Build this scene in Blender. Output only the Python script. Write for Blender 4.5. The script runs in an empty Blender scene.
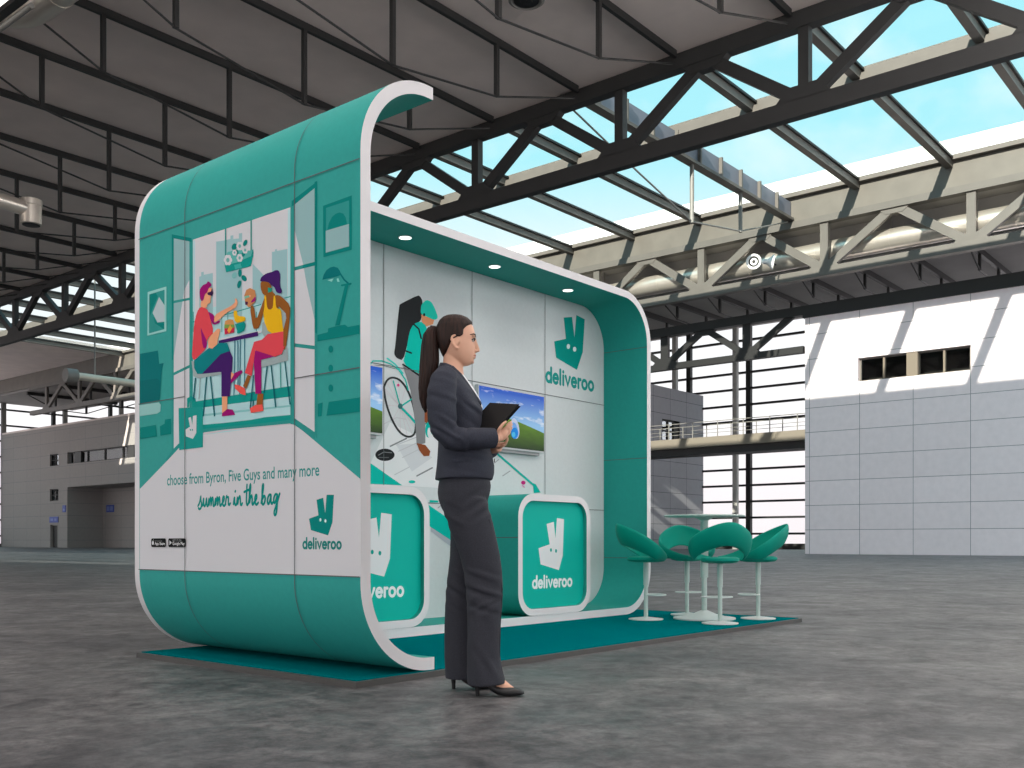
import bpy, bmesh, math, random
from mathutils import Vector, Matrix
random.seed(7)
SC = bpy.context.scene
COL = SC.collection
PI = math.pi

# ------------------------------------------------------------------ camera numbers (measured from the photograph)
TH = math.radians(39.8)                 # angle between the view direction and the hall's X axis
CT, ST = math.cos(TH), math.sin(TH)
FOC, HZ, CH = 995.6, 541.0, 0.72        # focal length in pixels, horizon row, camera height
def ray(px): return (px - 512.0) / FOC
def on_x(px, py, X):                    # point of the plane X = const seen at a pixel
    t = ray(px); d = X / (CT + t * ST)
    return Vector((X, d * (ST - t * CT), CH + (HZ - py) / FOC * d))
def on_y(px, py, Y):
    t = ray(px); d = Y / (ST - t * CT)
    return Vector((d * (CT + t * ST), Y, CH + (HZ - py) / FOC * d))

# ------------------------------------------------------------------ materials
def lin(c):
    out = []
    for v in c[:3]:
        v = v / 255.0
        out.append(v / 12.92 if v <= 0.04045 else ((v + 0.055) / 1.055) ** 2.4)
    return out
_M = {}
def mat(name, rgb, rough=0.6, metal=0.0, noise=0.0, nscale=8.0, k=1.0, emit=0.0, bump=0.0, spec=0.5):
    if name in _M: return _M[name]
    m = bpy.data.materials.new(name); m.use_nodes = True
    nt = m.node_tree; b = nt.nodes['Principled BSDF']
    c = [min(1.0, v * k) for v in lin(rgb)]
    b.inputs['Base Color'].default_value = (*c, 1)
    b.inputs['Roughness'].default_value = rough
    b.inputs['Metallic'].default_value = metal
    b.inputs['Specular IOR Level'].default_value = spec
    if noise > 0 or bump > 0:
        tc = nt.nodes.new('ShaderNodeTexCoord')
        n = nt.nodes.new('ShaderNodeTexNoise'); n.inputs['Scale'].default_value = nscale; n.inputs['Detail'].default_value = 6
        nt.links.new(tc.outputs['Object'], n.inputs['Vector'])
        if noise > 0:
            r = nt.nodes.new('ShaderNodeValToRGB')
            r.color_ramp.elements[0].position = 0.3; r.color_ramp.elements[1].position = 0.7
            r.color_ramp.elements[0].color = (*[v * (1 - noise) for v in c], 1)
            r.color_ramp.elements[1].color = (*[min(1, v * (1 + noise)) for v in c], 1)
            nt.links.new(n.outputs['Fac'], r.inputs['Fac']); nt.links.new(r.outputs['Color'], b.inputs['Base Color'])
        if bump > 0:
            bp = nt.nodes.new('ShaderNodeBump'); bp.inputs['Strength'].default_value = bump; bp.inputs['Distance'].default_value = 0.01
            nt.links.new(n.outputs['Fac'], bp.inputs['Height']); nt.links.new(bp.outputs['Normal'], b.inputs['Normal'])
    if emit > 0:
        b.inputs['Emission Color'].default_value = (*lin(rgb), 1); b.inputs['Emission Strength'].default_value = emit
    _M[name] = m
    return m

# ------------------------------------------------------------------ mesh builder
class MB:
    def __init__(s): s.v = []; s.f = []; s.m = []
    def add(s, vs, fs, mi=0):
        o = len(s.v); s.v += [tuple(p) for p in vs]
        for f in fs: s.f.append([i + o for i in f]); s.m.append(mi)
        return s
    def poly(s, pts, mi=0): return s.add(pts, [list(range(len(pts)))], mi)
    def box(s, a, b, mi=0):
        x0, y0, z0 = [min(a[i], b[i]) for i in range(3)]; x1, y1, z1 = [max(a[i], b[i]) for i in range(3)]
        return s.add([(x0,y0,z0),(x1,y0,z0),(x1,y1,z0),(x0,y1,z0),(x0,y0,z1),(x1,y0,z1),(x1,y1,z1),(x0,y1,z1)],
                     [(0,3,2,1),(4,5,6,7),(0,1,5,4),(1,2,6,5),(2,3,7,6),(3,0,4,7)], mi)
    def bar(s, p, q, w, h, mi=0, up=(0,0,1)):          # rectangular bar from p to q, w across, h along 'up'
        p = Vector(p); q = Vector(q); d = (q - p).normalized(); up = Vector(up)
        if abs(d.dot(up)) > 0.98: up = Vector((0,1,0))
        r = d.cross(up).normalized(); u = r.cross(d).normalized()
        vs = [e + r * sx * w / 2 + u * sz * h / 2 for e in (p, q) for sx, sz in ((-1,-1),(1,-1),(1,1),(-1,1))]
        return s.add(vs, [(0,1,2,3),(7,6,5,4),(0,4,5,1),(1,5,6,2),(2,6,7,3),(3,7,4,0)], mi)
    def rings(s, rs, mi=0, cap=True, closed=True):     # loft of equally long rings
        n = len(rs[0]); o = len(s.v)
        for r in rs: s.v += [tuple(p) for p in r]
        for i in range(len(rs) - 1):
            for j in range(n if closed else n - 1):
                k = (j + 1) % n
                s.f.append([o+i*n+j, o+i*n+k, o+(i+1)*n+k, o+(i+1)*n+j]); s.m.append(mi)
        if cap and closed:
            s.f.append([o + j for j in reversed(range(n))]); s.m.append(mi)
            s.f.append([o + (len(rs)-1)*n + j for j in range(n)]); s.m.append(mi)
        return s
    def tube(s, path, rad, n=10, mi=0, flat=1.0, up=(0,0,1)):
        path = [Vector(p) for p in path]
        if not isinstance(rad, (list, tuple)): rad = [rad] * len(path)
        rs = []; up = Vector(up); pr = None
        for i, p in enumerate(path):
            d = (path[min(i+1, len(path)-1)] - path[max(i-1, 0)]).normalized()
            if pr is None:
                a = up if abs(d.dot(up)) < 0.95 else Vector((1,0,0))
                r = d.cross(a).normalized()
            else:
                r = (pr - d * pr.dot(d)).normalized()
            pr = r; u = d.cross(r).normalized()
            rs.append([p + (r * math.cos(2*PI*k/n) + u * math.sin(2*PI*k/n) * flat) * rad[i] for k in range(n)])
        return s.rings(rs, mi)
    def lathe(s, prof, n=32, mi=0, c=(0,0,0)):         # profile (r, z)
        rs = [[(c[0] + r*math.cos(2*PI*k/n), c[1] + r*math.sin(2*PI*k/n), c[2] + z) for k in range(n)] for r, z in prof]
        return s.rings(rs, mi)
    def ell(s, c, r, n=14, mi=0, R=None):              # ellipsoid
        rs = []
        for i in range(1, n):
            a = PI * i / n
            ring = []
            for k in range(2*n):
                b = 2*PI*k/(2*n)
                p = Vector((r[0]*math.sin(a)*math.cos(b), r[1]*math.sin(a)*math.sin(b), -r[2]*math.cos(a)))
                if R is not None: p = R @ p
                ring.append(p + Vector(c))
            rs.append(ring)
        return s.rings(rs, mi)
    def torus(s, c, R, r, n=32, k=8, mi=0, a0=0, a1=2*PI, ax='z'):
        full = abs(a1 - a0 - 2*PI) < 1e-6
        rs = []
        for i in range(n + (0 if full else 1)):
            a = a0 + (a1-a0)*i/n
            ring = []
            for j in range(k):
                b = 2*PI*j/k
                ring.append((c[0]+(R+r*math.cos(b))*math.cos(a), c[1]+(R+r*math.cos(b))*math.sin(a), c[2]+r*math.sin(b)))
            rs.append(ring)
        if full: rs.append(rs[0])
        return s.rings(rs, mi, cap=not full)
    def mesh(s, name, mats):
        me = bpy.data.meshes.new(name); me.from_pydata(s.v, [], s.f)
        for m in (mats if isinstance(mats, (list, tuple)) else [mats]): me.materials.append(m)
        me.polygons.foreach_set('material_index', s.m)
        me.update()
        return me
    def build(s, name, mats, parent=None, smooth=None, fix=True, bevel=0.0):
        me = s.mesh(name, mats)
        if fix or bevel:
            bm = bmesh.new(); bm.from_mesh(me)
            if fix: bmesh.ops.recalc_face_normals(bm, faces=bm.faces)
            if bevel:
                es = [e for e in bm.edges if len(e.link_faces) == 2 and e.calc_face_angle(0) > 0.6]
                bmesh.ops.bevel(bm, geom=es, offset=bevel, segments=2, affect='EDGES', profile=0.6)
            bm.to_mesh(me); bm.free()
        if smooth is not None:
            me.polygons.foreach_set('use_smooth', [True] * len(me.polygons))
            me.set_sharp_from_angle(angle=math.radians(smooth))
        return link(name, me, parent)
def link(name, me, parent=None):
    o = bpy.data.objects.new(name, me); COL.objects.link(o)
    if parent is not None:
        o.parent = parent
        if parent.type == 'EMPTY': o.matrix_parent_inverse = Matrix.Translation(-parent.location)
    return o
def tag(o, label, cat, group=None):
    o['label'] = label; o['category'] = cat
    if group: o['group'] = group
    return o
def thing(name, label, cat, loc=(0,0,0), group=None):
    o = bpy.data.objects.new(name, None); COL.objects.link(o); o.location = loc; o.empty_display_size = 0.2
    return tag(o, label, cat, group)
def struct(o, label=None, cat=None):
    o['kind'] = 'structure'
    if label: o['label'] = label
    if cat: o['category'] = cat
    return o
def copy_tree(o, parent=None):
    c = o.copy(); COL.objects.link(c)
    if parent is not None: c.parent = parent
    for ch in list(o.children): copy_tree(ch, c)
    return c
def remeshed(mb, voxel, smooth_it=4, fac=0.5):
    me = mb.mesh('tmp', [])
    bm = bmesh.new(); bm.from_mesh(me); bmesh.ops.recalc_face_normals(bm, faces=bm.faces); bm.to_mesh(me); bm.free()
    o = bpy.data.objects.new('tmp', me); COL.objects.link(o)
    r = o.modifiers.new('r', 'REMESH'); r.mode = 'VOXEL'; r.voxel_size = voxel; r.adaptivity = 0
    sm = o.modifiers.new('s', 'SMOOTH'); sm.factor = fac; sm.iterations = smooth_it
    dg = bpy.context.evaluated_depsgraph_get(); dg.update()
    out = bpy.data.meshes.new_from_object(o.evaluated_get(dg))
    bpy.data.objects.remove(o); bpy.data.meshes.remove(me)
    out.materials.clear()
    out.polygons.foreach_set('use_smooth', [True] * len(out.polygons))
    return out
def text_mesh(body, bold=0.0, spacing=1.0):
    cu = bpy.data.curves.new('t', 'FONT'); cu.body = body; cu.offset = bold; cu.space_character = spacing; cu.resolution_u = 6
    o = bpy.data.objects.new('t', cu); COL.objects.link(o)
    dg = bpy.context.evaluated_depsgraph_get(); dg.update()
    me = bpy.data.meshes.new_from_object(o.evaluated_get(dg))
    bpy.data.objects.remove(o); bpy.data.curves.remove(cu)
    vs = [v.co.copy() for v in me.vertices]; fs = [list(p.vertices) for p in me.polygons]
    bpy.data.meshes.remove(me)
    return vs, fs
def stroke2d(path, w, caps=6):              # flat ribbon with round ends, no face over another: (verts, faces)
    p = [path[0]]
    for q in path[1:]:
        if math.hypot(q[0]-p[-1][0], q[1]-p[-1][1]) > 1e-6: p.append(q)
    closed = len(p) > 3 and math.hypot(p[0][0]-p[-1][0], p[0][1]-p[-1][1]) < 1e-5
    if closed: p = p[:-1]
    n = len(p); L = []; Rr = []
    for i in range(n):
        a = p[i-1] if (i > 0 or closed) else None
        b = p[(i+1) % n] if (i < n-1 or closed) else None
        def nrm(u, v):
            l = math.hypot(v[0]-u[0], v[1]-u[1]); return (-(v[1]-u[1])/l, (v[0]-u[0])/l)
        n0 = nrm(a, p[i]) if a else nrm(p[i], b); n1 = nrm(p[i], b) if b else n0
        mx, my = n0[0]+n1[0], n0[1]+n1[1]; l = math.hypot(mx, my)
        if l < 0.3: mx, my, l = n0[0], n0[1], 1.0
        mx /= l; my /= l; k = min(1.5, 1/max(0.5, mx*n0[0]+my*n0[1]))*w/2
        L.append((p[i][0]+mx*k, p[i][1]+my*k)); Rr.append((p[i][0]-mx*k, p[i][1]-my*k))
    vs = L + Rr; fs = []
    for i in range(n if closed else n-1):
        q = (i+1) % n; fs.append([i, n+i, n+q, q])
    if not closed:
        for e, o in ((0, 1), (n-1, n-2)):
            dx, dy = p[e][0]-p[o][0], p[e][1]-p[o][1]; a0 = math.atan2(dy, dx) - PI/2
            base = len(vs); vs += [(p[e][0]+w/2*math.cos(a0+PI*k/caps), p[e][1]+w/2*math.sin(a0+PI*k/caps)) for k in range(caps+1)]
            fs.append(list(range(base, base+caps+1)))
    return vs, fs
def arc2(cx, cy, rx, ry, a0, a1, n=14):
    return [(cx + rx*math.cos(math.radians(a0+(a1-a0)*i/n)), cy + ry*math.sin(math.radians(a0+(a1-a0)*i/n))) for i in range(n+1)]

# ================================================================== hall materials
def floor_mat():
    m = bpy.data.materials.new('polished_concrete'); m.use_nodes = True
    nt = m.node_tree; b = nt.nodes['Principled BSDF']; L = nt.links
    tc = nt.nodes.new('ShaderNodeTexCoord')
    def noise(scale, detail, rough=0.6, dist=0.0):
        n = nt.nodes.new('ShaderNodeTexNoise'); n.inputs['Scale'].default_value = scale; n.inputs['Detail'].default_value = detail
        n.inputs['Roughness'].default_value = rough; n.inputs['Distortion'].default_value = dist
        L.new(tc.outputs['Object'], n.inputs['Vector']); return n
    def ramp(src, p0, c0, p1, c1):
        r = nt.nodes.new('ShaderNodeValToRGB'); e = r.color_ramp.elements
        e[0].position = p0; e[0].color = (*c0, 1); e[1].position = p1; e[1].color = (*c1, 1)
        L.new(src, r.inputs['Fac']); return r
    def mix(kind, fac, a, c):
        x = nt.nodes.new('ShaderNodeMix'); x.data_type = 'RGBA'; x.blend_type = kind; x.inputs['Factor'].default_value = fac
        L.new(a, x.inputs['A']); L.new(c, x.inputs['B']); return x.outputs['Result']
    big = ramp(noise(0.55, 5, 0.55, 0.6).outputs['Fac'], 0.32, (0.098,0.097,0.104), 0.68, (0.178,0.175,0.178))
    mid = ramp(noise(2.6, 8, 0.7, 1.2).outputs['Fac'], 0.33, (0.42,0.42,0.44), 0.66, (1.30,1.29,1.27))
    fin = ramp(noise(9.0, 10, 0.82, 0.4).outputs['Fac'], 0.40, (0.42,0.42,0.44), 0.60, (1.30,1.30,1.28))
    c = mix('MULTIPLY', 0.9, big.outputs['Color'], mid.outputs['Color'])
    c = mix('MULTIPLY', 0.8, c, fin.outputs['Color'])
    L.new(c, b.inputs['Base Color'])
    rr = ramp(noise(1.7, 6, 0.65, 0.8).outputs['Fac'], 0.3, (0.36,)*3, 0.7, (0.56,)*3)
    L.new(rr.outputs['Color'], b.inputs['Roughness'])
    b.inputs['Specular IOR Level'].default_value = 0.3
    bp = nt.nodes.new('ShaderNodeBump'); bp.inputs['Strength'].default_value = 0.12; bp.inputs['Distance'].default_value = 0.01
    L.new(noise(30.0, 5).outputs['Fac'], bp.inputs['Height']); L.new(bp.outputs['Normal'], b.inputs['Normal'])
    return m
def panel_mat(name, rgb, plane, pw, ph, o0=0.0, o1=0.0, line=(95,95,98), mortar=0.018, k=1.0):
    m = bpy.data.materials.new(name); m.use_nodes = True
    nt = m.node_tree; b = nt.nodes['Principled BSDF']; L = nt.links
    tc = nt.nodes.new('ShaderNodeTexCoord'); sp = nt.nodes.new('ShaderNodeSeparateXYZ'); cb = nt.nodes.new('ShaderNodeCombineXYZ')
    L.new(tc.outputs['Object'], sp.inputs['Vector'])
    a0 = nt.nodes.new('ShaderNodeMath'); a0.operation = 'ADD'; a0.inputs[1].default_value = o0
    a1 = nt.nodes.new('ShaderNodeMath'); a1.operation = 'ADD'; a1.inputs[1].default_value = o1
    L.new(sp.outputs['Y' if plane == 'x' else 'X'], a0.inputs[0]); L.new(sp.outputs['Z'], a1.inputs[0])
    L.new(a0.outputs[0], cb.inputs['X']); L.new(a1.outputs[0], cb.inputs['Y'])
    br = nt.nodes.new('ShaderNodeTexBrick'); br.offset = 0.0; br.squash = 1.0
    br.inputs['Scale'].default_value = 1.0; br.inputs['Brick Width'].default_value = pw; br.inputs['Row Height'].default_value = ph
    br.inputs['Mortar Size'].default_value = mortar; br.inputs['Mortar Smooth'].default_value = 0.0; br.inputs['Bias'].default_value = 0.0
    c = [min(1, v*k) for v in lin(rgb)]
    br.inputs['Color1'].default_value = (*c, 1); br.inputs['Color2'].default_value = (*[v*0.96 for v in c], 1)
    br.inputs['Mortar'].default_value = (*lin(line), 1)
    L.new(cb.outputs[0], br.inputs['Vector'])
    n = nt.nodes.new('ShaderNodeTexNoise'); n.inputs['Scale'].default_value = 3.0; n.inputs['Detail'].default_value = 6
    L.new(tc.outputs['Object'], n.inputs['Vector'])
    r = nt.nodes.new('ShaderNodeValToRGB'); r.color_ramp.elements[0].color = (0.9,0.9,0.9,1); r.color_ramp.elements[1].color = (1.06,1.06,1.06,1)
    L.new(n.outputs['Fac'], r.inputs['Fac'])
    x = nt.nodes.new('ShaderNodeMix'); x.data_type = 'RGBA'; x.blend_type = 'MULTIPLY'; x.inputs['Factor'].default_value = 1
    L.new(br.outputs['Color'], x.inputs['A']); L.new(r.outputs['Color'], x.inputs['B'])
    L.new(x.outputs['Result'], b.inputs['Base Color']); b.inputs['Roughness'].default_value = 0.75
    return m
def glass_mat(name, tint, gloss=0.04):
    m = bpy.data.materials.new(name); m.use_nodes = True
    nt = m.node_tree; nt.nodes.clear(); L = nt.links
    out = nt.nodes.new('ShaderNodeOutputMaterial'); t = nt.nodes.new('ShaderNodeBsdfTransparent'); t.inputs['Color'].default_value = (*tint, 1)
    g = nt.nodes.new('ShaderNodeBsdfGlossy'); g.inputs['Roughness'].default_value = 0.05
    mx = nt.nodes.new('ShaderNodeMixShader'); mx.inputs['Fac'].default_value = gloss
    L.new(t.outputs[0], mx.inputs[1]); L.new(g.outputs[0], mx.inputs[2]); L.new(mx.outputs[0], out.inputs['Surface'])
    return m
STEEL = mat('dark_painted_steel', (38,38,38), 0.55, noise=0.1, nscale=2)
STEELB = mat('black_steel', (17,17,18), 0.5)
GREYST = mat('grey_painted_steel', (128,126,122), 0.5, noise=0.08, nscale=1.5)
BARST = mat('brown_grey_frame_steel', (104,98,92), 0.55, noise=0.08, nscale=1.5)
CEIL = mat('grey_ceiling_sheet', (228,214,208), 0.9, noise=0.06, nscale=0.8)
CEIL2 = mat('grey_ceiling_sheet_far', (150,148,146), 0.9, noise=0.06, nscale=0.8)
DUCT = mat('spiral_duct_metal', (222,214,203), 0.30, 0.7, noise=0.06, nscale=1.2)
GIRD = mat('girder_grey_paint', (96,92,87), 0.5, noise=0.08, nscale=1.5)
WALLX = panel_mat('white_wall_panels', (240,229,232), 'x', 2.75, 1.325, 2.5, 0.0, line=(135,133,137), mortar=0.014)
WALLY = panel_mat('grey_wall_panels', (160,160,166), 'y', 2.75, 1.34, 0.0, 0.52, line=(80,80,84))
WALLF = panel_mat('grey_wall_panels_far', (150,145,142), 'x', 3.4, 1.34, 0.0, 0.52, line=(120,120,124))
TAN = mat('tan_render', (118,108,95), 0.8)
DARKIN = mat('dark_interior', (58,52,46), 0.9)
SKYGL = glass_mat('tinted_roof_glass', (0.70,0.725,0.725), 0.01)
WALLGL = glass_mat('facade_glass', (0.75,0.75,0.75), 0.01)
WINGL = glass_mat('window_glass', (0.75,0.78,0.8), 0.06)

# ================================================================== floor
XW, X1, X2, X0 = 52.0, 26.0, 50.0, 10.0
GS = 50.0/48.0
def gz(z): return 0.72 + (z-0.72)*GS
fl = MB().box((-62,-42,-0.3), (80.2,124.2,0))
struct(fl.build('floor', floor_mat()), 'grey polished concrete hall floor with cloudy stains', 'floor')

# ================================================================== walls with openings
def holed(mb, x0, x1, y0, y1, z0, z1, holes, mi=0):
    ys = sorted({y0, y1, *[h[0] for h in holes], *[h[1] for h in holes]}); zs = sorted({z0, z1, *[h[2] for h in holes], *[h[3] for h in holes]})
    for i in range(len(ys)-1):
        for j in range(len(zs)-1):
            yc, zc = (ys[i]+ys[i+1])/2, (zs[j]+zs[j+1])/2
            if any(h[0] < yc < h[1] and h[2] < zc < h[3] for h in holes): continue
            mb.box((x0, ys[i], zs[j]), (x1, ys[i+1], zs[j+1]), mi)
    return mb
strip = (14.0, 19.6, 9.12, 10.36)
w = holed(MB(), XW, XW+0.5, -40, 22.5, 0, 12.95, [strip])
struct(w.build('wall_right', WALLX), 'tall white panelled hall wall on the right', 'wall')
r = MB().box((XW+1.9, 13.5, 8.6), (XW+2.1, 20.1, 10.9)).box((XW+0.5, 13.5, 8.9), (XW+1.9, 20.1, 9.1)).box((XW+0.5, 13.5, 10.4), (XW+1.9, 20.1, 10.6))
r.box((XW+0.5, 13.6, 9.1), (XW+1.9, 13.9, 10.4)).box((XW+0.5, 19.7, 9.1), (XW+1.9, 20.0, 10.4))
struct(r.build('trim_1', DARKIN), 'dark niche behind the strip window of the right wall', 'window niche')
wf = MB()
for a, b in (((14.0,9.12),(19.6,9.2)), ((14.0,10.28),(19.6,10.36)), ((14.0,9.2),(14.1,10.28)), ((19.5,9.2),(19.6,10.28))):
    wf.box((XW+0.25, a[0], a[1]), (XW+0.4, b[0], b[1]))
win = struct(wf.build('window_1', BARST), 'strip window with tan pier high in the right wall', 'window')
MB().box((XW+0.05, 16.55, 9.12), (XW+0.5, 17.1, 10.36)).build('pier', TAN, win)
for yy in (15.3, 18.3): MB().box((XW+0.2, yy-0.05, 9.2), (XW+0.4, yy+0.05, 10.28)).build('mullion', TAN, win)
for a, b in ((14.1,16.55),(17.1,19.5)): MB().box((XW+0.3, a, 9.2), (XW+0.32, b, 10.28)).build('pane', WINGL, win)

BY = 44.2
lo = (BY+1.5, 106.0, 0.0, 6.55)
strl = (BY+1.5, 106.0, 9.06, 10.3)
smalls = [(108.0,110.0,9.0,10.3), (108.0,110.0,5.15,6.45)]
dr = (108.0, 109.9, 0.0, 2.5)
w = holed(MB(), XW, XW+0.5, BY, 122.0, 0, 13.3, [lo, strl, dr] + smalls)
struct(w.build('wall_left', WALLF), 'grey panelled building front at the far left of the hall', 'wall')
w = MB().box((XW+4, BY+0.5, 0), (XW+4.3, 122, 6.55)).box((XW+0.5, BY+0.5, 6.55), (XW+4.3, 106.5, 6.8)).box((XW+0.5, 106.0, 0), (XW+4, 106.3, 6.55))
struct(w.build('trim_2', WALLF), 'recessed ground floor wall under the overhang at far left', 'recess')
struct(MB().box((XW+2.5, BY+1, 8.5), (XW+2.7, 112, 10.9)).box((XW+0.5, BY+1, 8.7), (XW+2.5, 112, 8.9)).box((XW+0.5, BY+1, 10.5), (XW+2.5, 112, 10.7)).build('trim_3', CEIL), 'upper corridor behind the strip window at far left', 'corridor')
wl = MB()
for z in (9.06, 10.2): wl.box((XW+0.25, strl[0], z), (XW+0.4, strl[1], z+0.1))
win = struct(wl.build('window_2', STEEL), 'long strip window of the far left building', 'window')
yy = 48.0; i = 0
while yy < 106:
    MB().box((XW+0.2, yy-0.09, 9.16), (XW+0.4, yy+0.09, 10.2)).build('mullion', STEEL, win)
    if i % 3 == 0: MB().box((XW+0.1, yy+1.2, 9.06), (XW+0.5, yy+2.6, 10.3)).build('pier', STEEL, win)
    yy += 3.6; i += 1
MB().box((XW+0.3, strl[0], 9.16), (XW+0.32, strl[1], 10.2)).build('pane', WINGL, win)
for k, (y0, y1, z0, z1) in enumerate(smalls):
    f = MB()
    for a, b, c, d in ((y0,y0+0.12,z0,z1),(y1-0.12,y1,z0,z1),(y0,y1,z0,z0+0.1),(y0,y1,z1-0.1,z1),(y0,y1,(z0+z1)/2-0.05,(z0+z1)/2+0.05),((y0+y1)/2-0.06,(y0+y1)/2+0.06,z0,z1)):
        f.box((XW+0.2, a, c), (XW+0.35, b, d))
    wn = struct(f.build('window_%d' % (3+k), STEELB), ('upper' if k == 0 else 'lower') + ' small window above the door of the far left building', 'window')
    MB().box((XW+0.27, y0+0.1, z0+0.1), (XW+0.28, y1-0.1, z1-0.1)).build('pane', WINGL, wn)
d = struct(MB().box((XW+0.3, dr[0]+0.9, 0.02), (XW+0.36, dr[1]-0.08, 2.45)).build('door_1', STEELB), 'dark doorway of the far left building', 'door')
MB().box((XW+0.2, dr[0], 0), (XW+0.4, dr[0]+0.08, 2.5)).box((XW+0.2, dr[1]-0.08, 0), (XW+0.4, dr[1], 2.5)).box((XW+0.2, dr[0], 2.42), (XW+0.4, dr[1], 2.5)).box((XW+0.3, dr[0]+0.08, 0.02), (XW+0.36, dr[0]+0.88, 2.42)).build('door_frame', GREYST, d)
BLUE = mat('sign_blue', (52,74,160), 0.5); SIGNW = mat('sign_white', (200,205,225), 0.6)
def sign(x, y0, y1, z0, z1, label, marks):
    t = thing('wall_sign', label, 'sign', (x, (y0+y1)/2, z0), 'blue signs of the far left building')
    MB().box((x-0.06, y0, z0), (x, y1, z1)).build('sign_panel', BLUE, t)
    mm = MB()
    for a, b, c, e in marks: mm.box((x-0.075, y0+(y1-y0)*a, z0+(z1-z0)*c), (x-0.06, y0+(y1-y0)*b, z0+(z1-z0)*e))
    mm.build('pictogram', mat('sign_pale_blue', (110,128,190), 0.6), t)
sign(XW, 108.0, 110.0, 2.75, 3.4, 'blue sign directly over the far left doorway', [(0.15,0.4,0.3,0.7),(0.55,0.85,0.3,0.7)])
sign(XW, 106.3, 107.0, 3.85, 4.6, 'narrow blue sign on the corner right of the doorway', [(0.25,0.75,0.2,0.5)])
sign(XW+4, 106.0-2.5, 106.0-0.9, 3.9, 4.7, 'wide blue sign on the recessed wall under the overhang', [(0.1,0.45,0.2,0.8),(0.55,0.9,0.2,0.8)])

wy = MB()
wh = (72.9, 75.9, 9.2, 11.1)
xs = [XW, wh[0], wh[1], 80]; zs = [0, wh[2], wh[3], 13.8]
for i in range(3):
    for j in range(3):
        if not (i == 1 and j == 1): wy.box((xs[i]+(0.5 if i == 0 else 0), BY, zs[j]), (xs[i+1], BY+0.5, zs[j+1]))
struct(wy.build('wall_back', WALLY), 'grey side wall of the building beside the glazed front', 'wall')
struct(MB().box((XW, BY+0.01, 13.3), (80, 122, 13.5)).build('trim_4', CEIL), 'flat roof of the building at far left', 'roof')
f = MB()
for a, b, c, e in ((wh[0],wh[0]+0.2,wh[2],wh[3]),(wh[1]-0.9,wh[1],wh[2],wh[3]),(wh[0],wh[1],wh[2],wh[2]+0.15),(wh[0],wh[1],wh[3]-0.15,wh[3]),(wh[0],wh[1],10.05,10.2),(74.0,74.15,wh[2],wh[3])):
    f.box((a, BY+0.1, c), (b, BY+0.3, e))
wn = struct(f.build('window_5', STEELB), 'small dark window in the grey side wall beside the glazed front', 'window')
MB().box((wh[0], BY+0.2, wh[2]), (wh[1], BY+0.22, wh[3])).build('pane', WINGL, wn)

# ================================================================== glazed fronts
gf = struct(MB().box((79.9, 22, 0), (80.1, 124, 0.5)).build('window_6', STEEL), 'tall glazed front with many dark transoms', 'glazed front')
k = 0; z = 1.35
while z < 19.4:
    MB().box((79.8, 22, z-0.09), (80.1, 66, z+0.09)).build('transom', STEELB, gf); z += 1.41
for yv in (22.7, 28.3, 34.0, 39.7, 45.6, 51.4, 57.2): MB().box((79.75, yv-0.22, 0), (80.15, yv+0.22, 19.5)).build('mullion', STEELB, gf)
MB().box((80.0, 22, 0.3), (80.03, 124, 19.5)).build('pane', WALLGL, gf)
for n_, yv in enumerate((28.9, 40.3, 46.3)):
    t = thing('steel_column', ['grey steel column hidden low behind the bar stools', 'grey steel column in front of the glazing right of the grey building', 'grey steel column rising behind the roof of the grey building'][n_], 'column', (78.6, yv, 0))
    MB().box((78.4, yv-0.2, 0.03), (78.8, yv+0.2, 19.5)).build('shaft', mat('column_grey', (200,198,194), 0.5), t)
    MB().box((78.25, yv-0.35, 0), (78.95, yv+0.35, 0.03)).build('base_plate', GREYST, t)
eg = struct(MB().box((XW-10, 123.9, 0), (80, 124.1, 0.4)).build('window_7', STEEL), 'glazed end wall high above the far left building', 'glazed front')
z = 1.35
while z < 19.4:
    MB().box((42, 123.7, z-0.1), (80, 124.0, z+0.1)).build('transom', STEELB, eg); z += 1.9
x = 44.0
while x < 80:
    MB().box((x-0.2, 123.65, 0), (x+0.2, 124.1, 19.5)).build('mullion', STEEL, eg)
    MB().box((x+1.0, 123.2, 0), (x+1.5, 123.6, 19.5)).build('column', GREYST, eg); x += 7.5
MB().box((42, 124.0, 0.3), (80, 124.03, 19.5)).build('pane', WALLGL, eg)

# ================================================================== roof
rf = MB()
rf.box((10,-42,15.25), (26,124,15.55))
for a, b, c, d in ((-62,-22,-42,124),(-8,10,-42,124),(-22,-8,-42,12),(-22,-8,64,124)): rf.box((a,c,15.25), (b,d,15.55))
rf.box((26,91,19.1), (X2+0.2,124,19.4))
struct(rf.build('ceiling', CEIL), 'dark grey sheet metal hall ceiling', 'ceiling')
r3 = MB()
prof = [(X2+0.15,17.3),(51.6,17.3),(51.6,15.45),(61.5,15.45),(61.5,19.6),(61.2,19.6),(61.2,15.75),(51.9,15.75),(51.9,17.6),(X2+0.15,17.6)]
r3.rings([[(x, -42, z) for x, z in prof], [(x, 52, z) for x, z in prof]])
r3.box((X2+0.15,52,17.3),(61.5,124,17.6)).box((61.2,52,17.6),(61.5,124,19.6)).box((X2+0.3,52,15.45),(61.5,52.2,17.3))
r3.box((61.2,-42,19.5), (80.3,124.3,19.8))
struct(r3.build('trim_5', CEIL2), 'grey ceiling behind the pale girder, over the white wall', 'ceiling')
struct(MB().box((X1-0.1,-42,15.3), (X1+0.25,124,19.1)).build('trim_6', GREYST), 'upstand of the roof glazing over the dark truss', 'roof upstand')
struct(MB().box((X2-0.1,-42,gz(16.85)), (X2+0.15,124,gz(18.3))).build('trim_7', mat('pale_fascia', (104,99,92), 0.5, noise=0.1, nscale=1.0)), 'pale grey fascia above the far girder', 'fascia')
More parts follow.
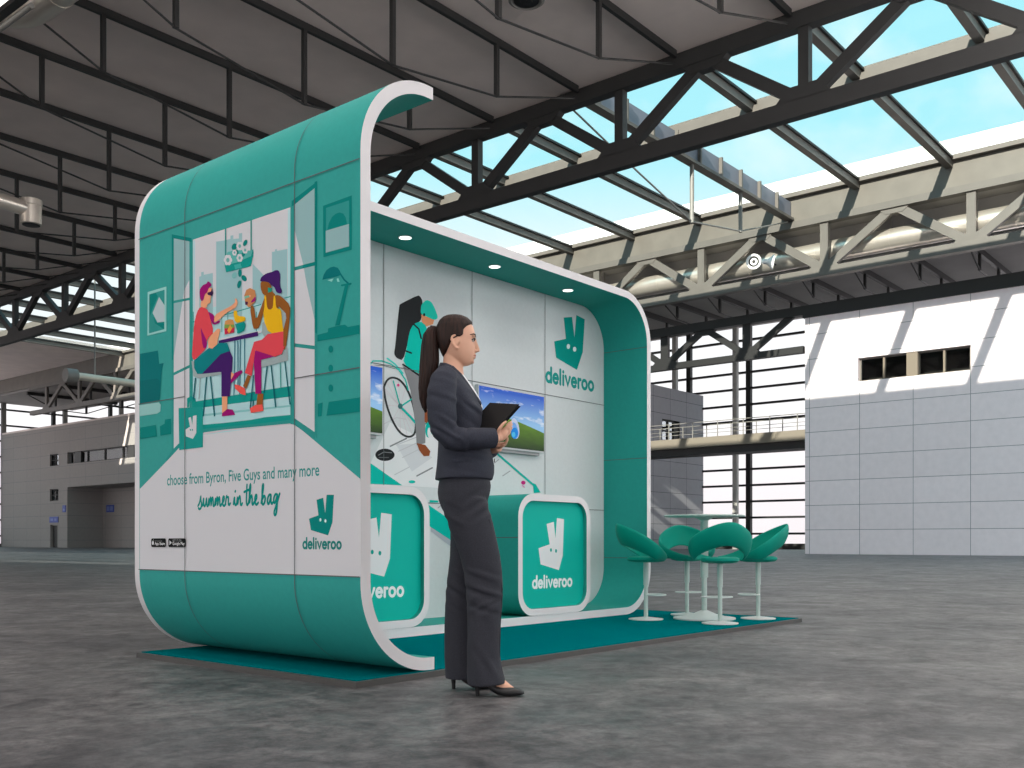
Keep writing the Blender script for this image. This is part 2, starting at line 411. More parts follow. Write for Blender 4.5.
struct(MB().box((X2+1.2,-42,18.9), (X2+1.5,124,20.4)).build('trim_8', mat('white_parapet', (235,235,238), 0.8)), 'white parapet outside the roof glazing', 'parapet')

ZG = gz(18.3)
sk = struct(MB().box((38.2,-6,ZG-0.4), (39.15,91,ZG)).build('window_8', BARST), 'long roof glazing of blue panes between two trusses', 'skylight')
hole = struct(MB().box((-22,12,15.5),(-8,64,15.52)).build('window_9', SKYGL), 'unseen roof light added to throw sun streaks on the far left floor', 'skylight')  # out-of-view opening added so sun streaks reach the far left floor
for xx in (-19.2,-16.4,-13.6,-10.8): MB().box((xx-0.35,12,15.2),(xx+0.35,64,15.5)).build('glazing_bar', BARST, hole)
for yy in (22,32,42,52): MB().box((-22,yy-0.3,15.2),(-8,yy+0.3,15.5)).build('glazing_bar', BARST, hole)
MB().box((38.6,-6,ZG-0.43), (38.75,91,ZG-0.39)).build('gasket', STEELB, sk)
MB().box((38.0,-6,ZG-0.75), (38.3,91,ZG-0.3)).build('purlin', BARST, sk)
for xx in (X1+0.25, X2-0.4): MB().box((xx,-6,ZG-0.22), (xx+0.3,91,ZG)).build('edge_frame', BARST, sk)
yb = (13.3 - 4.12*3)*GS; ybars = []
while yb < 92: ybars.append(yb); yb += 4.12*GS*GS
for yv in ybars:
    MB().box((X1+0.2, yv-0.16, ZG-0.5), (X2-0.1, yv+0.16, ZG-0.02)).build('glazing_bar', BARST, sk)
    MB().box((X1+0.2, yv-0.26, ZG-0.17), (X2-0.1, yv-0.161, ZG-0.07)).box((X1+0.2, yv+0.161, ZG-0.17), (X2-0.1, yv+0.26, ZG-0.07)).build('gasket', STEELB, sk)
for i in range(len(ybars)-1):
    MB().box((X1+0.2, ybars[i]+0.16, ZG-0.06), (38.6, ybars[i+1]-0.16, ZG-0.04)).build('pane', SKYGL, sk)
    MB().box((39.0, ybars[i]+0.16, ZG-0.06), (X2-0.1, ybars[i+1]-0.16, ZG-0.04)).build('pane', SKYGL, sk)
DEEP = mat('blue_grey_web_plate', (120,122,134), 0.5)
where = {21.5*GS-16.5*GS: 'nearest the camera', 21.5*GS: 'ending over the white horn loudspeakers', 38.0*GS: 'behind the top of the stand', 54.5*GS: 'far left'}
for yv, wh_ in where.items():
    t = thing('roof_beam', 'deep plate beam with stiffeners carrying the roof glazing, ' + wh_, 'beam', (X1+0.3, yv, ZG-1.42), 'deep beams under the roof glazing')
    MB().box((X1+0.3, yv-0.04, ZG-1.28), (X2-0.15, yv+0.04, ZG-0.4)).build('web_plate', DEEP, t)
    MB().box((X1+0.3, yv-0.22, ZG-1.42), (X2-0.15, yv+0.22, ZG-1.28)).build('flange', BARST, t)
    xx = X1+2
    while xx < X2-0.5:
        MB().box((xx-0.06, yv-0.2, ZG-1.28), (xx+0.06, yv+0.2, ZG-0.4)).build('stiffener', BARST, t); xx += 2.0
t = thing('tie_rod_frame', 'thin white hangers and tie rods below the roof glazing', 'tie rods', (44, 22.4, 16))
for px_, zt, zb in ((39.5, ZG-1.42, 15.0), (44.2, ZG-1.42, 15.7)): MB().tube([(px_,22.4,zb),(px_,22.4,zt)], 0.10, 8).build('hanger', GREYST, t)
MB().tube([(28.5,22.4,17.55),(35.1,22.4,16.0),(39.5,22.4,15.05),(44.2,22.4,15.75),(49.5,22.4,17.5)], 0.04, 6).build('tie_rod', GREYST, t)

# ------------------------------------------------------------------ trusses
def truss(name, X, zb, zt, y0, y1, node, step, ch_b, ch_t, wv, wd, m, label, hw=0.22):
    t = thing(name, label, 'truss', (X, y0, zb - ch_b/2), 'long roof trusses')
    MB().box((X-hw, y0, zb-ch_b/2), (X+hw, y1, zb+ch_b/2)).build('bottom_chord', m, t)
    MB().box((X-hw-0.03, y0, zt-ch_t/2), (X+hw+0.03, y1, zt+ch_t/2)).build('top_chord', m, t)
    lo_, hi_ = zb + ch_b/2, zt - ch_t/2
    vs = MB().box((X-0.13, -wv/2, lo_), (X+0.13, wv/2, hi_)).mesh('vertical_strut', m)
    dm = [MB().bar((X, 0, lo_-0.1), (X, s*step/2, hi_+0.1), wd, 0.24, up=(1,0,0)).mesh('diagonal_strut', m) for s in (-1, 1)]
    gs = MB().rings([[(X-0.15, a, b) for a, b in ((-0.8,lo_-0.02),(0.8,lo_-0.02),(0.45,lo_+0.36),(-0.45,lo_+0.36))], [(X+0.15, a, b) for a, b in ((-0.8,lo_-0.02),(0.8,lo_-0.02),(0.45,lo_+0.36),(-0.45,lo_+0.36))]]).mesh('gusset_plate', m)
    gt = MB().rings([[(X-0.15, a, b) for a, b in ((-0.75,hi_+0.02),(0.75,hi_+0.02),(0.42,hi_-0.26),(-0.42,hi_-0.26))], [(X+0.15, a, b) for a, b in ((-0.75,hi_+0.02),(0.75,hi_+0.02),(0.42,hi_-0.26),(-0.42,hi_-0.26))]]).mesh('gusset_plate', m)
    for me in (vs, *dm, gs, gt):
        bm = bmesh.new(); bm.from_mesh(me); bmesh.ops.recalc_face_normals(bm, faces=bm.faces); bm.to_mesh(me); bm.free()
    yv = node
    while yv < y1 - 0.5:
        if yv > y0 + 0.3:
            for nm, me in (('vertical_strut', vs), ('gusset_plate', gs)):
                o = link(nm, me, t); o.location = (0, yv, 0)
        for q in (0, 1):
            if y0 <= yv + (q*2-1)*step/2 <= y1:
                o = link('diagonal_strut', dm[q], t); o.location = (0, yv, 0)
        if y0 + 1 < yv + step/2 < y1 - 1:
            o = link('gusset_plate', gt, t); o.location = (0, yv + step/2, 0)
        yv += step
    return t
truss('roof_truss', X1, 12.55, 14.95, -1, 72, 11.25-12, 6.0, 0.48, 0.46, 0.3, 0.34, STEEL, 'dark steel roof truss crossing the photo in front of the blue roof glazing', 0.15)
truss('roof_truss', X0, 12.76, 14.9, 16, 60, 22.0, 6.0, 0.12, 0.45, 0.2, 0.2, STEELB, 'black truss cutting the top left corner of the photo', 0.10)
truss('roof_truss', X2, gz(14.1), gz(16.7), 0, 110, (12.87-6.87*2)*GS, 6.87*GS, 0.46, 0.35, 0.42, 0.42, GIRD, 'pale grey sunlit girder with horn loudspeakers on it')
struct(MB().box((XW-0.1,-42,12.88),(XW+0.5,22.6,13.55)).build('trim_9', STEELB), 'black edge beam along the top of the white wall', 'edge beam')
truss('roof_truss', XW+0.15, 11.2, 13.3, 22.6, 44.4, 26.0, 5.4, 0.36, 0.5, 0.5, 0.34, STEELB, 'black truss in front of the glazed front, above the white wall end')

# ------------------------------------------------------------------ trussed purlins under the ceiling
def purlin(yv, label, group):
    t = thing('roof_purlin', label, 'purlin', (10.2, yv, 14.3), group)
    zc = lambda x: 15.25
    MB().bar((10.2, yv, zc(10.2)-0.12), (X1-0.25, yv, zc(X1-0.25)-0.12), 0.12, 0.21).build('beam', STEEL, t)
    pts = {13.7: 13.5, 17.7: 12.95, 21.8: 13.55}
    for x, zb in pts.items(): MB().box((x-0.06, yv-0.06, zb), (x+0.06, yv+0.06, zc(x)-0.2)).build('post', STEEL, t)
    MB().tube([(10.3,yv,14.9),(13.7,yv,13.5),(17.7,yv,12.95),(21.8,yv,13.55),(X1-0.4,yv,14.8)], 0.03, 6).build('tie_rod', STEEL, t)
    return t
ords = ['first','second','third','fourth','fifth','sixth','seventh','eighth','ninth','tenth','eleventh','twelfth','thirteenth','fourteenth','fifteenth','sixteenth','seventeenth','eighteenth']
yv = 8.0; i = 0
while yv < 66:
    purlin(yv, 'dark trussed purlin under the grey ceiling, %s counted from the right' % ords[i], 'trussed purlins under the ceiling'); yv += 3.58; i += 1
def purlin3(yv, label):
    t = thing('roof_purlin', label, 'purlin', (50.4, yv, 14.3), 'short purlins over the white wall')
    MB().bar((51.7, yv, 15.3), (61.0, yv, 15.3), 0.2, 0.3).build('beam', STEEL, t)
    for xx, zb in ((53.6,14.35),(57.2,14.3)): MB().box((xx-0.07, yv-0.07, zb), (xx+0.07, yv+0.07, 15.2)).build('post', STEEL, t)
    MB().tube([(51.8,yv,15.1),(53.6,yv,14.35),(57.2,yv,14.3),(60.8,yv,15.1)], 0.045, 6).build('tie_rod', STEEL, t)
yv = 8.2; i = 0
while yv < 40:
    purlin3(yv, 'short dark purlin over the white wall and glazed front, %s from the right' % ords[i]); yv += 2.9; i += 1

def purlin4(yv, label):
    t = thing('roof_purlin', label, 'purlin', (50.4, yv, 15.2), 'far purlins at the left edge')
    MB().bar((50.4, yv, 17.1), (61.0, yv, 17.1), 0.25, 0.35).build('beam', STEELB, t)
    for xx, zb in ((53.6,15.6),(57.2,15.5)): MB().box((xx-0.1, yv-0.1, zb), (xx+0.1, yv+0.1, 17)).build('post', STEELB, t)
    MB().tube([(50.6,yv,16.9),(53.6,yv,15.6),(57.2,yv,15.5),(60.8,yv,16.9)], 0.06, 6).build('tie_rod', STEELB, t)
for i, yv in enumerate((56,64,72,80,88,96,104,112)): purlin4(yv, 'dark purlin far away at the left edge, %s one going back' % ords[i])
# ------------------------------------------------------------------ ducts
def duct(name, label, path, rad, group=None, seam=2.2, hang=None, cat='duct'):
    p0 = Vector(path[0]); t = thing(name, label, cat, tuple(p0), group)
    MB().tube(path, rad, 28).build('duct_tube', DUCT, t, smooth=50)
    for a, b in zip(path[:-1], path[1:]):
        a, b = Vector(a), Vector(b); n = int((b-a).length/seam)
        if n > 30: n = 30
        for k in range(1, n+1):
            c = a + (b-a)*k/(n+1); d = (b-a).normalized()*0.04
            MB().tube([c-d, c+d], rad+0.012, 28).build('duct_joint', DUCT, t, smooth=50)
    for h in hang or []: MB().tube([h[0], h[1]], 0.03, 6).build('hanger', GREYST, t)
    return t
duct('air_duct', 'large silver air duct running behind the pale girder', [(50.95, 2, 15.95), (50.95, 60, 15.95)], 0.55, seam=2.0, hang=[((50.95,y,16.5),(50.95,y,17.3)) for y in (10.5,11.2,17.5,28,31,35)])
a = [(11.75, 2, 14.35), (11.75, 25.6, 14.35)] + [(11.75-0.9*(1-math.cos(q)), 25.6+0.9*math.sin(q), 14.35) for q in (0.4,0.8,1.2,PI/2)] + [(10.4, 26.5, 14.35)]
duct('air_duct', 'shiny silver duct in the top left corner of the photo', a, 0.4, seam=1.2, hang=[((11.75,20,14.7),(11.75,20,15.25))])
t = thing('conduit_pipe', 'thin pale pipe below the corner duct at top left', 'pipe', (11.0, 25, 13.6))
MB().tube([(11.0, 24.2, 13.6), (11.0, 34, 13.6)], 0.07, 10).build('pipe_tube', GREYST, t, smooth=50)
t = thing('air_duct', 'grey supply duct with a down-turned nozzle at the left edge', 'duct', (12, 32.6, 11.5))
MB().tube([(9, 32.6, 11.75), (14.6, 32.6, 11.45)], 0.24, 20).build('duct_tube', DUCT, t, smooth=50)
MB().lathe([(0.25,-0.5),(0.32,-0.48),(0.32,0.1),(0.34,0.12),(0.34,0.3),(0.25,0.34)], 24, 0, (14.8, 32.6, 11.45)).build('nozzle', DUCT, t, smooth=40)
MB().lathe([(0.2,-0.52),(0.27,-0.51),(0.27,-0.5),(0.2,-0.5)], 24, 0, (14.8, 32.6, 11.45)).build('nozzle_mouth', STEELB, t)
MB().tube([(13, 32.6, 11.7), (13, 32.6, 14.85)], 0.025, 6).build('hanger', GREYST, t)
t = thing('air_duct', 'cream pipe with a round flange hanging at far left', 'duct', (30, 60.6, 11))
MB().tube([(30, 60.6, 11.0), (46, 60.6, 11.0)], 0.24, 16).build('duct_tube', mat('cream_pipe', (215,205,188), 0.4, 0.3), t, smooth=50)
MB().tube([(29.6, 60.6, 11.0), (30.3, 60.6, 11.0)], 0.42, 20).build('flange', GREYST, t, smooth=40)
for x in (31.5, 38, 44): MB().tube([(x, 60.6, 11.2), (x, 60.6, 17.8)], 0.05, 6).build('hanger', GREYST, t)

# ------------------------------------------------------------------ loudspeakers
WHT = mat('white_plastic', (240,240,240), 0.45)
def horn(label, pos, direction):
    t = thing('horn_loudspeaker', label, 'loudspeaker', pos, 'horn loudspeakers on the pale girder')
    q = Vector((0,0,1)).rotation_difference(Vector(direction)).to_matrix()
    def tr(mb): mb.v = [tuple(q @ Vector(p) + Vector(pos)) for p in mb.v]; return mb
    tr(MB().lathe([(0.10,-0.42),(0.12,-0.4),(0.14,-0.15),(0.26,0.02),(0.40,0.14),(0.40,0.17),(0.30,0.165),(0.27,0.1),(0.15,0.02)], 36)).build('horn', WHT, t, smooth=35)
    tr(MB().lathe([(0.14,0.03),(0.27,0.105),(0.265,0.115),(0.14,0.05)], 36)).build('throat', STEELB, t)
    tr(MB().lathe([(0.001,0.02),(0.19,0.05),(0.19,0.11),(0.10,0.12),(0.001,0.1)], 36)).build('inner_horn', WHT, t, smooth=35)
    tr(MB().lathe([(0.001,0.121),(0.09,0.121),(0.09,0.13),(0.001,0.13)], 24)).build('driver', STEELB, t)
    MB().bar(pos, (X2-0.1, pos[1], pos[2]), 0.06, 0.06).build('bracket', STEELB, t)
p = on_x(754, 262, X2-0.8); horn('round white horn loudspeaker facing the camera on the pale girder', tuple(p), (-0.93,-0.35,-0.1))
p = on_x(770, 262, X2-0.8); horn('white horn loudspeaker seen from the side on the pale girder', tuple(p), (0.55,-0.83,-0.1))
t = thing('ceiling_loudspeaker', 'round grey loudspeaker set in the ceiling at the top of the photo', 'loudspeaker', (20.4, 16.5, 14.9))
MB().lathe([(0.001,0.12),(0.48,0.12),(0.48,-0.02),(0.40,-0.06),(0.33,0.0),(0.001,0.02)], 36, 0, (20.4,16.5,14.98)).build('ring', mat('speaker_grey', (120,118,114), 0.7), t, smooth=40)
MB().lathe([(0.20,-0.03),(0.33,-0.03),(0.33,0.0),(0.20,0.0)], 36, 0, (20.4,16.5,14.97)).build('grille', STEELB, t)
MB().lathe([(0.001,-0.07),(0.15,-0.06),(0.17,0.0),(0.001,0.0)], 24, 0, (20.4,16.5,14.97)).build('cone', STEELB, t)
t = thing('added_lamp_panel', 'glowing lamp panel added for the bright patch in the extreme top left corner', 'lamp', (10.5, 24, 13.6))  # glowing panel put in to make the bright corner patch
MB().box((10.2,22.6,13.64), (10.75,26.4,13.78)).build('housing', STEEL, t)
MB().box((10.22,22.65,13.60), (10.73,26.35,13.64)).build('diffuser', mat('lamp_glow', (255,252,240), 0.5, emit=2.0), t)

# ------------------------------------------------------------------ footbridge
t = thing('footbridge', 'steel footbridge with railing in front of the glazed front', 'footbridge', (57, 22.5, 6.2))
MB().box((56, 22.5, 6.66), (58, BY, 7.28)).build('deck', mat('bridge_tan', (120,112,100), 0.6), t)
MB().box((56.3, 22.5, 6.22), (57.8, BY, 6.66)).build('soffit_beam', STEELB, t)
for xx in (56.1, 57.9):
    for zz in (7.75, 8.25): MB().tube([(xx, 22.6, zz), (xx, BY-0.05, zz)], 0.018 if zz < 8 else 0.026, 6).build('rail', GREYST, t)
    yv = 23.0
    while yv < BY:
        MB().box((xx-0.025, yv-0.025, 7.28), (xx+0.025, yv+0.025, 8.25)).build('post', GREYST, t); yv += 1.75

# ================================================================== exhibition stand
TEAL = mat('teal_laminate', (50,166,158), 0.6, noise=0.03, nscale=30, spec=0.2)
TEALIN = mat('teal_laminate_inner', (40,160,150), 0.6, noise=0.03, nscale=30, spec=0.2)
TEALP = mat('bright_teal_panel', (0,188,172), 0.6, spec=0.15)
WEDGE = mat('white_edge', (232,230,232), 0.5)
WPAN = mat('white_panel', (216,222,224), 0.55, noise=0.02, nscale=40)
CARPET = mat('teal_carpet', (0,110,116), 1.0, noise=0.1, nscale=120, bump=0.2, spec=0.0)
SKIRT = mat('grey_platform_edge', (76,75,73), 0.5)
JOINT = mat('panel_joint_grey', (92,98,100), 0.8)

pl = thing('platform', 'low platform with teal carpet and grey edge under the exhibition stand', 'platform', (3.24, 3.69, 0))
MB().box((3.24,3.69,0), (8.46,5.72,0.031)).build('platform_edge', SKIRT, pl)
MB().box((3.262,3.712,0.031), (8.438,5.698,0.0365)).build('carpet', CARPET, pl)

ZB = 0.037
LX, YF, YB = 3.292, 3.715, 5.83
st = thing('exhibition_stand', 'rounded teal and white exhibition stand with a large side mural', 'exhibition stand', (LX, YF, ZB))
def arcp(cx, cz, r, a0, a1, n=14): return [(cx + r*math.cos(math.radians(a0+(a1-a0)*i/n)), cz + r*math.sin(math.radians(a0+(a1-a0)*i/n))) for i in range(n+1)]
ZT, R, TK = 3.132, 0.48, 0.066
outer = [(3.802, ZT)] + arcp(LX+R, ZT-R, R, 90, 180, 20) + arcp(LX+R, ZB+R, R, 180, 270, 20) + [(3.812, ZB)]
inner = [(3.802, ZT-TK)] + arcp(LX+R, ZT-R, R-TK, 90, 180, 20) + arcp(LX+R, ZB+R, R-TK, 180, 270, 20) + [(3.812, ZB+TK)]
def ribbon(out_, in_, y0, y1, name, mats, parent, rim=None, smooth=30):
    mb = MB(); n = len(out_)
    ys = [y0, y1] if rim is None else [y0, y1-rim, y1]
    o = len(mb.v)
    vs = []
    for y in ys:
        vs += [(x, y, z) for x, z in out_]
    for y in (y0, y1): vs += [(x, y, z) for x, z in in_]
    fs = []; ms = []
    for k in range(len(ys)-1):
        for i in range(n-1):
            fs.append((k*n+i, k*n+i+1, (k+1)*n+i+1, (k+1)*n+i)); ms.append(2 if (rim is not None and k == len(ys)-2) else 0)
    b = len(ys)*n
    for i in range(n-1): fs.append((b+i, b+n+i, b+n+i+1, b+i+1)); ms.append(1)
    for i in range(n-1):
        fs.append((i, b+i, b+i+1, i+1)); ms.append(2)
        f = (len(ys)-1)*n
        fs.append((f+i, f+i+1, b+n+i+1, b+n+i)); ms.append(2)
    for i in (0, n-1):
        loop = [k*n+i for k in range(len(ys))] + [b+n+i, b+i]
        fs.append(tuple(loop)); ms.append(2)
    for f_, m_ in zip(fs, ms): mb.f.append(list(f_)); mb.m.append(m_)
    mb.v = vs
    return mb.build(name, mats, parent, smooth=smooth)
side = ribbon(outer, inner, YF, YB, 'side_wall', [TEAL, TEALIN, WEDGE], st, rim=0.055)

RT, FY, FYB, RX, RZ, RR = 0.066, 5.11, 5.72, 8.22, 3.05, 0.45
fo = [(3.78, RZ)] + arcp(RX-RR, RZ-RR, RR, 90, 0, 18) + arcp(RX-RR+0.02, ZB+RR-0.02, RR-0.02, 0, -90, 18) + [(3.85, ZB)]
fi = [(3.78, RZ-RT)] + arcp(RX-RR, RZ-RR, RR-RT, 90, 0, 18) + arcp(RX-RR+0.02, ZB+RR-0.02, RR-0.02-RT, 0, -90, 18) + [(3.85, ZB+RT)]
frame = ribbon(fo, fi, FY, FYB, 'back_frame', [TEAL, TEALIN, WEDGE], st)
BW = 5.61
ia = R-TK-0.0015
bwp = [p for p in reversed(arcp(LX+R, ZB+R, ia, 180, 270, 20)) if p[1] > ZB+RT] + [p for p in reversed(arcp(LX+R, ZT-R, ia, 90, 180, 20)) if p[1] < RZ-RT-0.002] + [(3.78, RZ-RT-0.002)] + [(x-0.002, z) for x, z in fi[1:-1]] + [(3.85, ZB+RT)]
mb = MB().rings([[(x, BW, z) for x, z in bwp], [(x, FYB-0.01, z) for x, z in bwp]])
backw = mb.build('back_wall', WPAN, st)

# ---- panel joints
def strip_on_side(y, w=0.0055):             # a joint following the side wall's profile
    mb = MB(); pr = [(x, z) for x, z in outer]
    pts = []
    for i, (x, z) in enumerate(pr):
        a = pr[max(i-1,0)]; b = pr[min(i+1,len(pr)-1)]
        dx, dz = b[0]-a[0], b[1]-a[1]; l = math.hypot(dx, dz); nx, nz = -dz/l, dx/l
        if nx*(x-(LX+1)) + nz*(z-1.5) < 0: nx, nz = -nx, -nz
        pts.append((x+nx*0.006, z+nz*0.006))
    for i in range(len(pts)-1):
        (xa,za),(xb,zb) = pts[i], pts[i+1]
        mb.add([(xa,y-w/2,za),(xb,y-w/2,zb),(xb,y+w/2,zb),(xa,y+w/2,za)], [(0,1,2,3)])
    return mb
JX = LX - 0.0062
ylo, yhi = on_x(295.3, 400, LX).y, on_x(185.6, 400, LX).y
for y in (ylo, yhi): strip_on_side(y).build('panel_joint', JOINT, side)
z1, z2, z3 = on_x(361, 158.6, LX).z, on_x(295.3, 378.5, LX).z, on_x(361, 577.0, LX).z
for z, ya, yb_ in ((z1,YF,YB-0.055), (z2,YF,ylo), (z2,yhi,YB-0.055), (z3,YF,YB-0.055)):
    MB().add([(JX,ya,z-0.0028),(JX,yb_,z-0.0028),(JX,yb_,z+0.0028),(JX,ya,z+0.0028)], [(0,1,2,3)]).build('panel_joint', JOINT, side)

def SM(p, it=1):
    for _ in range(it):
        q = []
        for i in range(len(p)):
            a, b = p[i], p[(i+1) % len(p)]
            q += [(a[0]*.8+b[0]*.2, a[1]*.8+b[1]*.2), (a[0]*.2+b[0]*.8, a[1]*.2+b[1]*.8)]
        p = q
    return p
# ---- the mural of the side wall (flat print)
KM = 1.25
_pm = {}
class Print:
    def __init__(s, fn, normal, step=0.00003, base=0.0005):
        s.fn = fn; s.n = Vector(normal); s.mb = MB(); s.mats = []; s.k = base; s.step = step; s.idx = {}
    def mi(s, c):
        if c not in s.idx:
            s.idx[c] = len(s.mats); s.mats.append(mat('print_%02x%02x%02x' % c, c, 0.75, k=KM, spec=0.12))
        return s.idx[c]
    def poly(s, c, pts):
        s.k += s.step
        s.mb.poly([s.fn(*p) + s.n * s.k for p in pts], s.mi(c)); return s
    def raw(s, c, pts):                  # points already on the plane
        s.k += s.step
        s.mb.poly([Vector(p) + s.n * s.k for p in pts], s.mi(c)); return s
    def line(s, c, pts, w):
        s.k += s.step
        vs, fs = stroke2d(pts, w, 5); s.mb.add([s.fn(*p) + s.n * s.k for p in vs], fs, s.mi(c))
        return s
    def ell(s, c, cx, cy, rx, ry, rot=0, n=20):
        a = math.radians(rot)
        return s.poly(c, [(cx + rx*math.cos(2*PI*i/n)*math.cos(a) - ry*math.sin(2*PI*i/n)*math.sin(a), cy + rx*math.cos(2*PI*i/n)*math.sin(a) + ry*math.sin(2*PI*i/n)*math.cos(a)) for i in range(n)])
    def build(s, name, parent): return s.mb.build(name, s.mats, parent, fix=False)
def view(ox, oy, s): return lambda pts: [(ox + x/s, oy + y/s) for x, y in pts]
A_ = view(136,270,7.68); B_ = view(136,360,7.68); C_ = view(185,200,7.68); D_ = view(185,270,10.24); E_ = view(235,260,9.477)
F_ = view(185,330,7.68); G_ = view(225,330,7.68); H_ = view(285,180,7.31); I_ = view(285,260,7.31); J_ = view(285,345,7.31)
mu = Print(lambda x, y: on_x(x, y, LX), (-1,0,0))
WH=(201,202,206); AQ=(170,208,211); BLD=(146,184,188); TM=(45,142,136); TD=(0,124,118); TDD=(0,110,112); TB=(10,143,134); PALE=(140,176,178); FAIR=(226,158,118); RED=(214,70,80); PURP=(148,10,105); DPU=(62,24,96); GREY=(150,165,166); BRN=(140,84,32); YEL=(224,174,22); DTL=(0,98,108)
P = mu.poly
def PS_(c, pts): return mu.poly(c, SM(pts))
# white lower panel
P(WH, [(139.9,489),(168,460),(179.5,447.5),(203.7,435),(225,429.6),(293.4,423),(295.3,424.5),(361.0,479.5),(361.0,576.9),(139.9,569.7)])
# opening of the window: sky, houses, balcony
P(WH, [(191.7,240.2),(291.5,207),(291.5,423.5),(203,435.2),(191.7,434)])
P(AQ, [(191.7,312),(291.5,290),(291.5,423.5),(203,435.2),(191.7,434)])
P(WH, [(193,240),(200,238),(204,300),(202,330),(193,332)]); P(WH, [(262,218),(291.5,208),(291.5,295),(262,300)])
P(AQ, [(192,241),(195,240),(195,330),(192,332)]); P(AQ, [(288,209.5),(291,208.5),(291,300),(288,300)])
P(BLD, C_([(110,590),(125,585),(125,555),(145,550),(145,575),(215,560),(215,900),(110,900)]))
P(BLD, C_([(240,320),(310,310),(350,298),(350,275),(372,270),(372,300),(415,295),(415,258),(440,252),(440,900),(240,900)]))
P(BLD, C_([(520,490),(575,545),(640,620),(640,800),(520,800)]))
P(BLD, [(272,252),(275,251.5),(275,249.5),(277,249),(277,251),(287.5,249),(287.5,300),(272,300)])
P(AQ, [(193,334),(291,314),(291,330),(193,350)])
mu.line(TB, [(193,322),(232,313),(261,304.5)], 0.9); mu.line(TB, [(285,298),(291,296.5)], 0.9)
for x in (222,256.6,228,193.5): mu.line(TB, [(x,312),(x,332)], 0.7)
P(TB, F_([(60,553),(614,462),(814,430),(814,512),(614,535),(60,605)]))
P(AQ, F_([(60,605),(814,512),(814,560),(60,650)])); P((130,188,188), F_([(60,655),(814,575),(814,590),(60,672)]))
P(AQ, F_([(60,672),(814,590),(814,655),(60,720)])); P(TB, F_([(60,735),(290,715),(510,690),(614,670),(814,652),(814,692),(614,715),(60,775)]))
P(TM, F_([(60,770),(614,715),(814,690),(814,720),(614,745),(60,800)]))
P((190,192,196), [(203.7,432.5),(225,429.6),(291,423.5),(291,424.5),(225,431),(203.7,435)])
# window frame
P(TM, [(189.6,240),(193,239.2),(193,410),(189.6,411)]); P(TM, [(290.6,207),(295.4,205.4),(295.4,425),(290.6,424)])
# left open sash
P(TD, [(172,234.3),(191.7,238.2),(191.7,242),(172,238.3)]); P(TM, [(172,238),(174,238.4),(174,452),(172,454)])
P(PALE, [(174,238.4),(189.6,241.5),(189.6,430),(179.5,443.5),(174,449.5)])
P(WH, [(184.5,290),(189.6,280),(189.6,430),(179.5,443.5),(174,449.5),(174,356)])
P(TM, A_([(280,238),(412,213),(412,232),(280,258)])); P(TM, B_([(285,100),(412,38),(412,60),(285,122)]))
P(TD, [(172,234.3),(173.8,234.7),(173.8,360),(172,360)])
P(TM, B_([(290,682),(332,640),(332,668),(300,700),(245,768),(225,768)]))
# right open sash
P(TD, H_([(50,155),(235,12),(235,52),(72,182),(50,195)]))
P(PALE, H_([(72,180),(218,60),(218,1842),(72,1742)]))
P(WH, H_([(72,365),(135,620),(160,766),(218,1022),(218,1842),(72,1742)]))
P(TD, [(314.8,182),(317.4,181),(317.4,334),(314.8,332)]); P(TM, [(314.8,332),(317.4,334),(317.4,440),(314.8,433)])
P(TM, H_([(60,640),(130,622),(130,648),(60,666)])); P(TD, H_([(130,622),(220,598),(220,626),(130,648)])); P(TM, I_([(65,608),(222,628),(222,655),(65,635)]))
P(TM, J_([(70,535),(222,640),(222,690),(72,585)]))
# picture on the right
P(TD, H_([(280,190),(490,113),(490,510),(283,565)])); P(TM, H_([(302,205),(470,150),(470,330),(302,372)])); P(PALE, H_([(300,372),(470,322),(470,485),(300,532)]))
P(TD, H_([(312,366),(322,318),(345,272),(372,248),(400,238),(428,246),(446,276),(456,324)]))
# lamp, desk
P(TDD, I_([(275,145),(285,108),(305,75),(330,56),(358,48),(388,58),(404,82),(412,108),(392,118)]))
P((130,200,192), I_([(312,148),(358,134),(345,160)])); P((130,200,192), I_([(380,138),(392,132),(402,160),(385,160)]))
mu.line(TDD, I_([(400,92),(435,145),(468,174)]), 1.6); mu.line(TD, I_([(418,186),(482,174)]), 1.9)
P(TD, I_([(440,186),(466,184),(402,476),(368,482)]))
P(TD, I_([(240,548),(315,528),(318,500),(370,486),(440,472),(462,490),(548,474),(548,540),(240,596)]))
for q in (I_([(337,652)]), J_([(337,170)]), J_([(337,315)])): mu.ell(TD, q[0][0], q[0][1], 2.4, 3.6)
P(TD, J_([(305,517),(322,416),(552,383),(552,488)])); P(TD, J_([(243,430),(278,420),(270,520),(243,524)]))
# picture on the left, armchair
P((140,198,193), A_([(92,170),(236,127),(236,470),(90,505)])); P(TM, A_([(105,188),(222,152),(220,455),(103,487)]))
P(TD, A_([(105,190),(155,176),(170,205),(130,300),(107,362)])); P((172,190,194), A_([(180,208),(222,272),(222,400),(170,408),(130,330)]))
P(TD, A_([(133,355),(165,404),(220,398),(218,456),(150,410)]))
P(TDD, [(140,354),(158.2,350.6),(159.5,364),(164,363),(162,372),(160,400.5),(140,404)])
P((0,102,104), [(140,381),(157,378.5),(160,380),(160,400.5),(140,404)])
P((140,190,186), B_([(32,347),(180,325),(193,345),(190,395),(165,412),(32,432)]))
P(TD, B_([(32,520),(155,498),(165,588),(32,608)])); P(TD, B_([(190,582),(186,510),(222,490),(225,458),(272,450),(272,568)]))
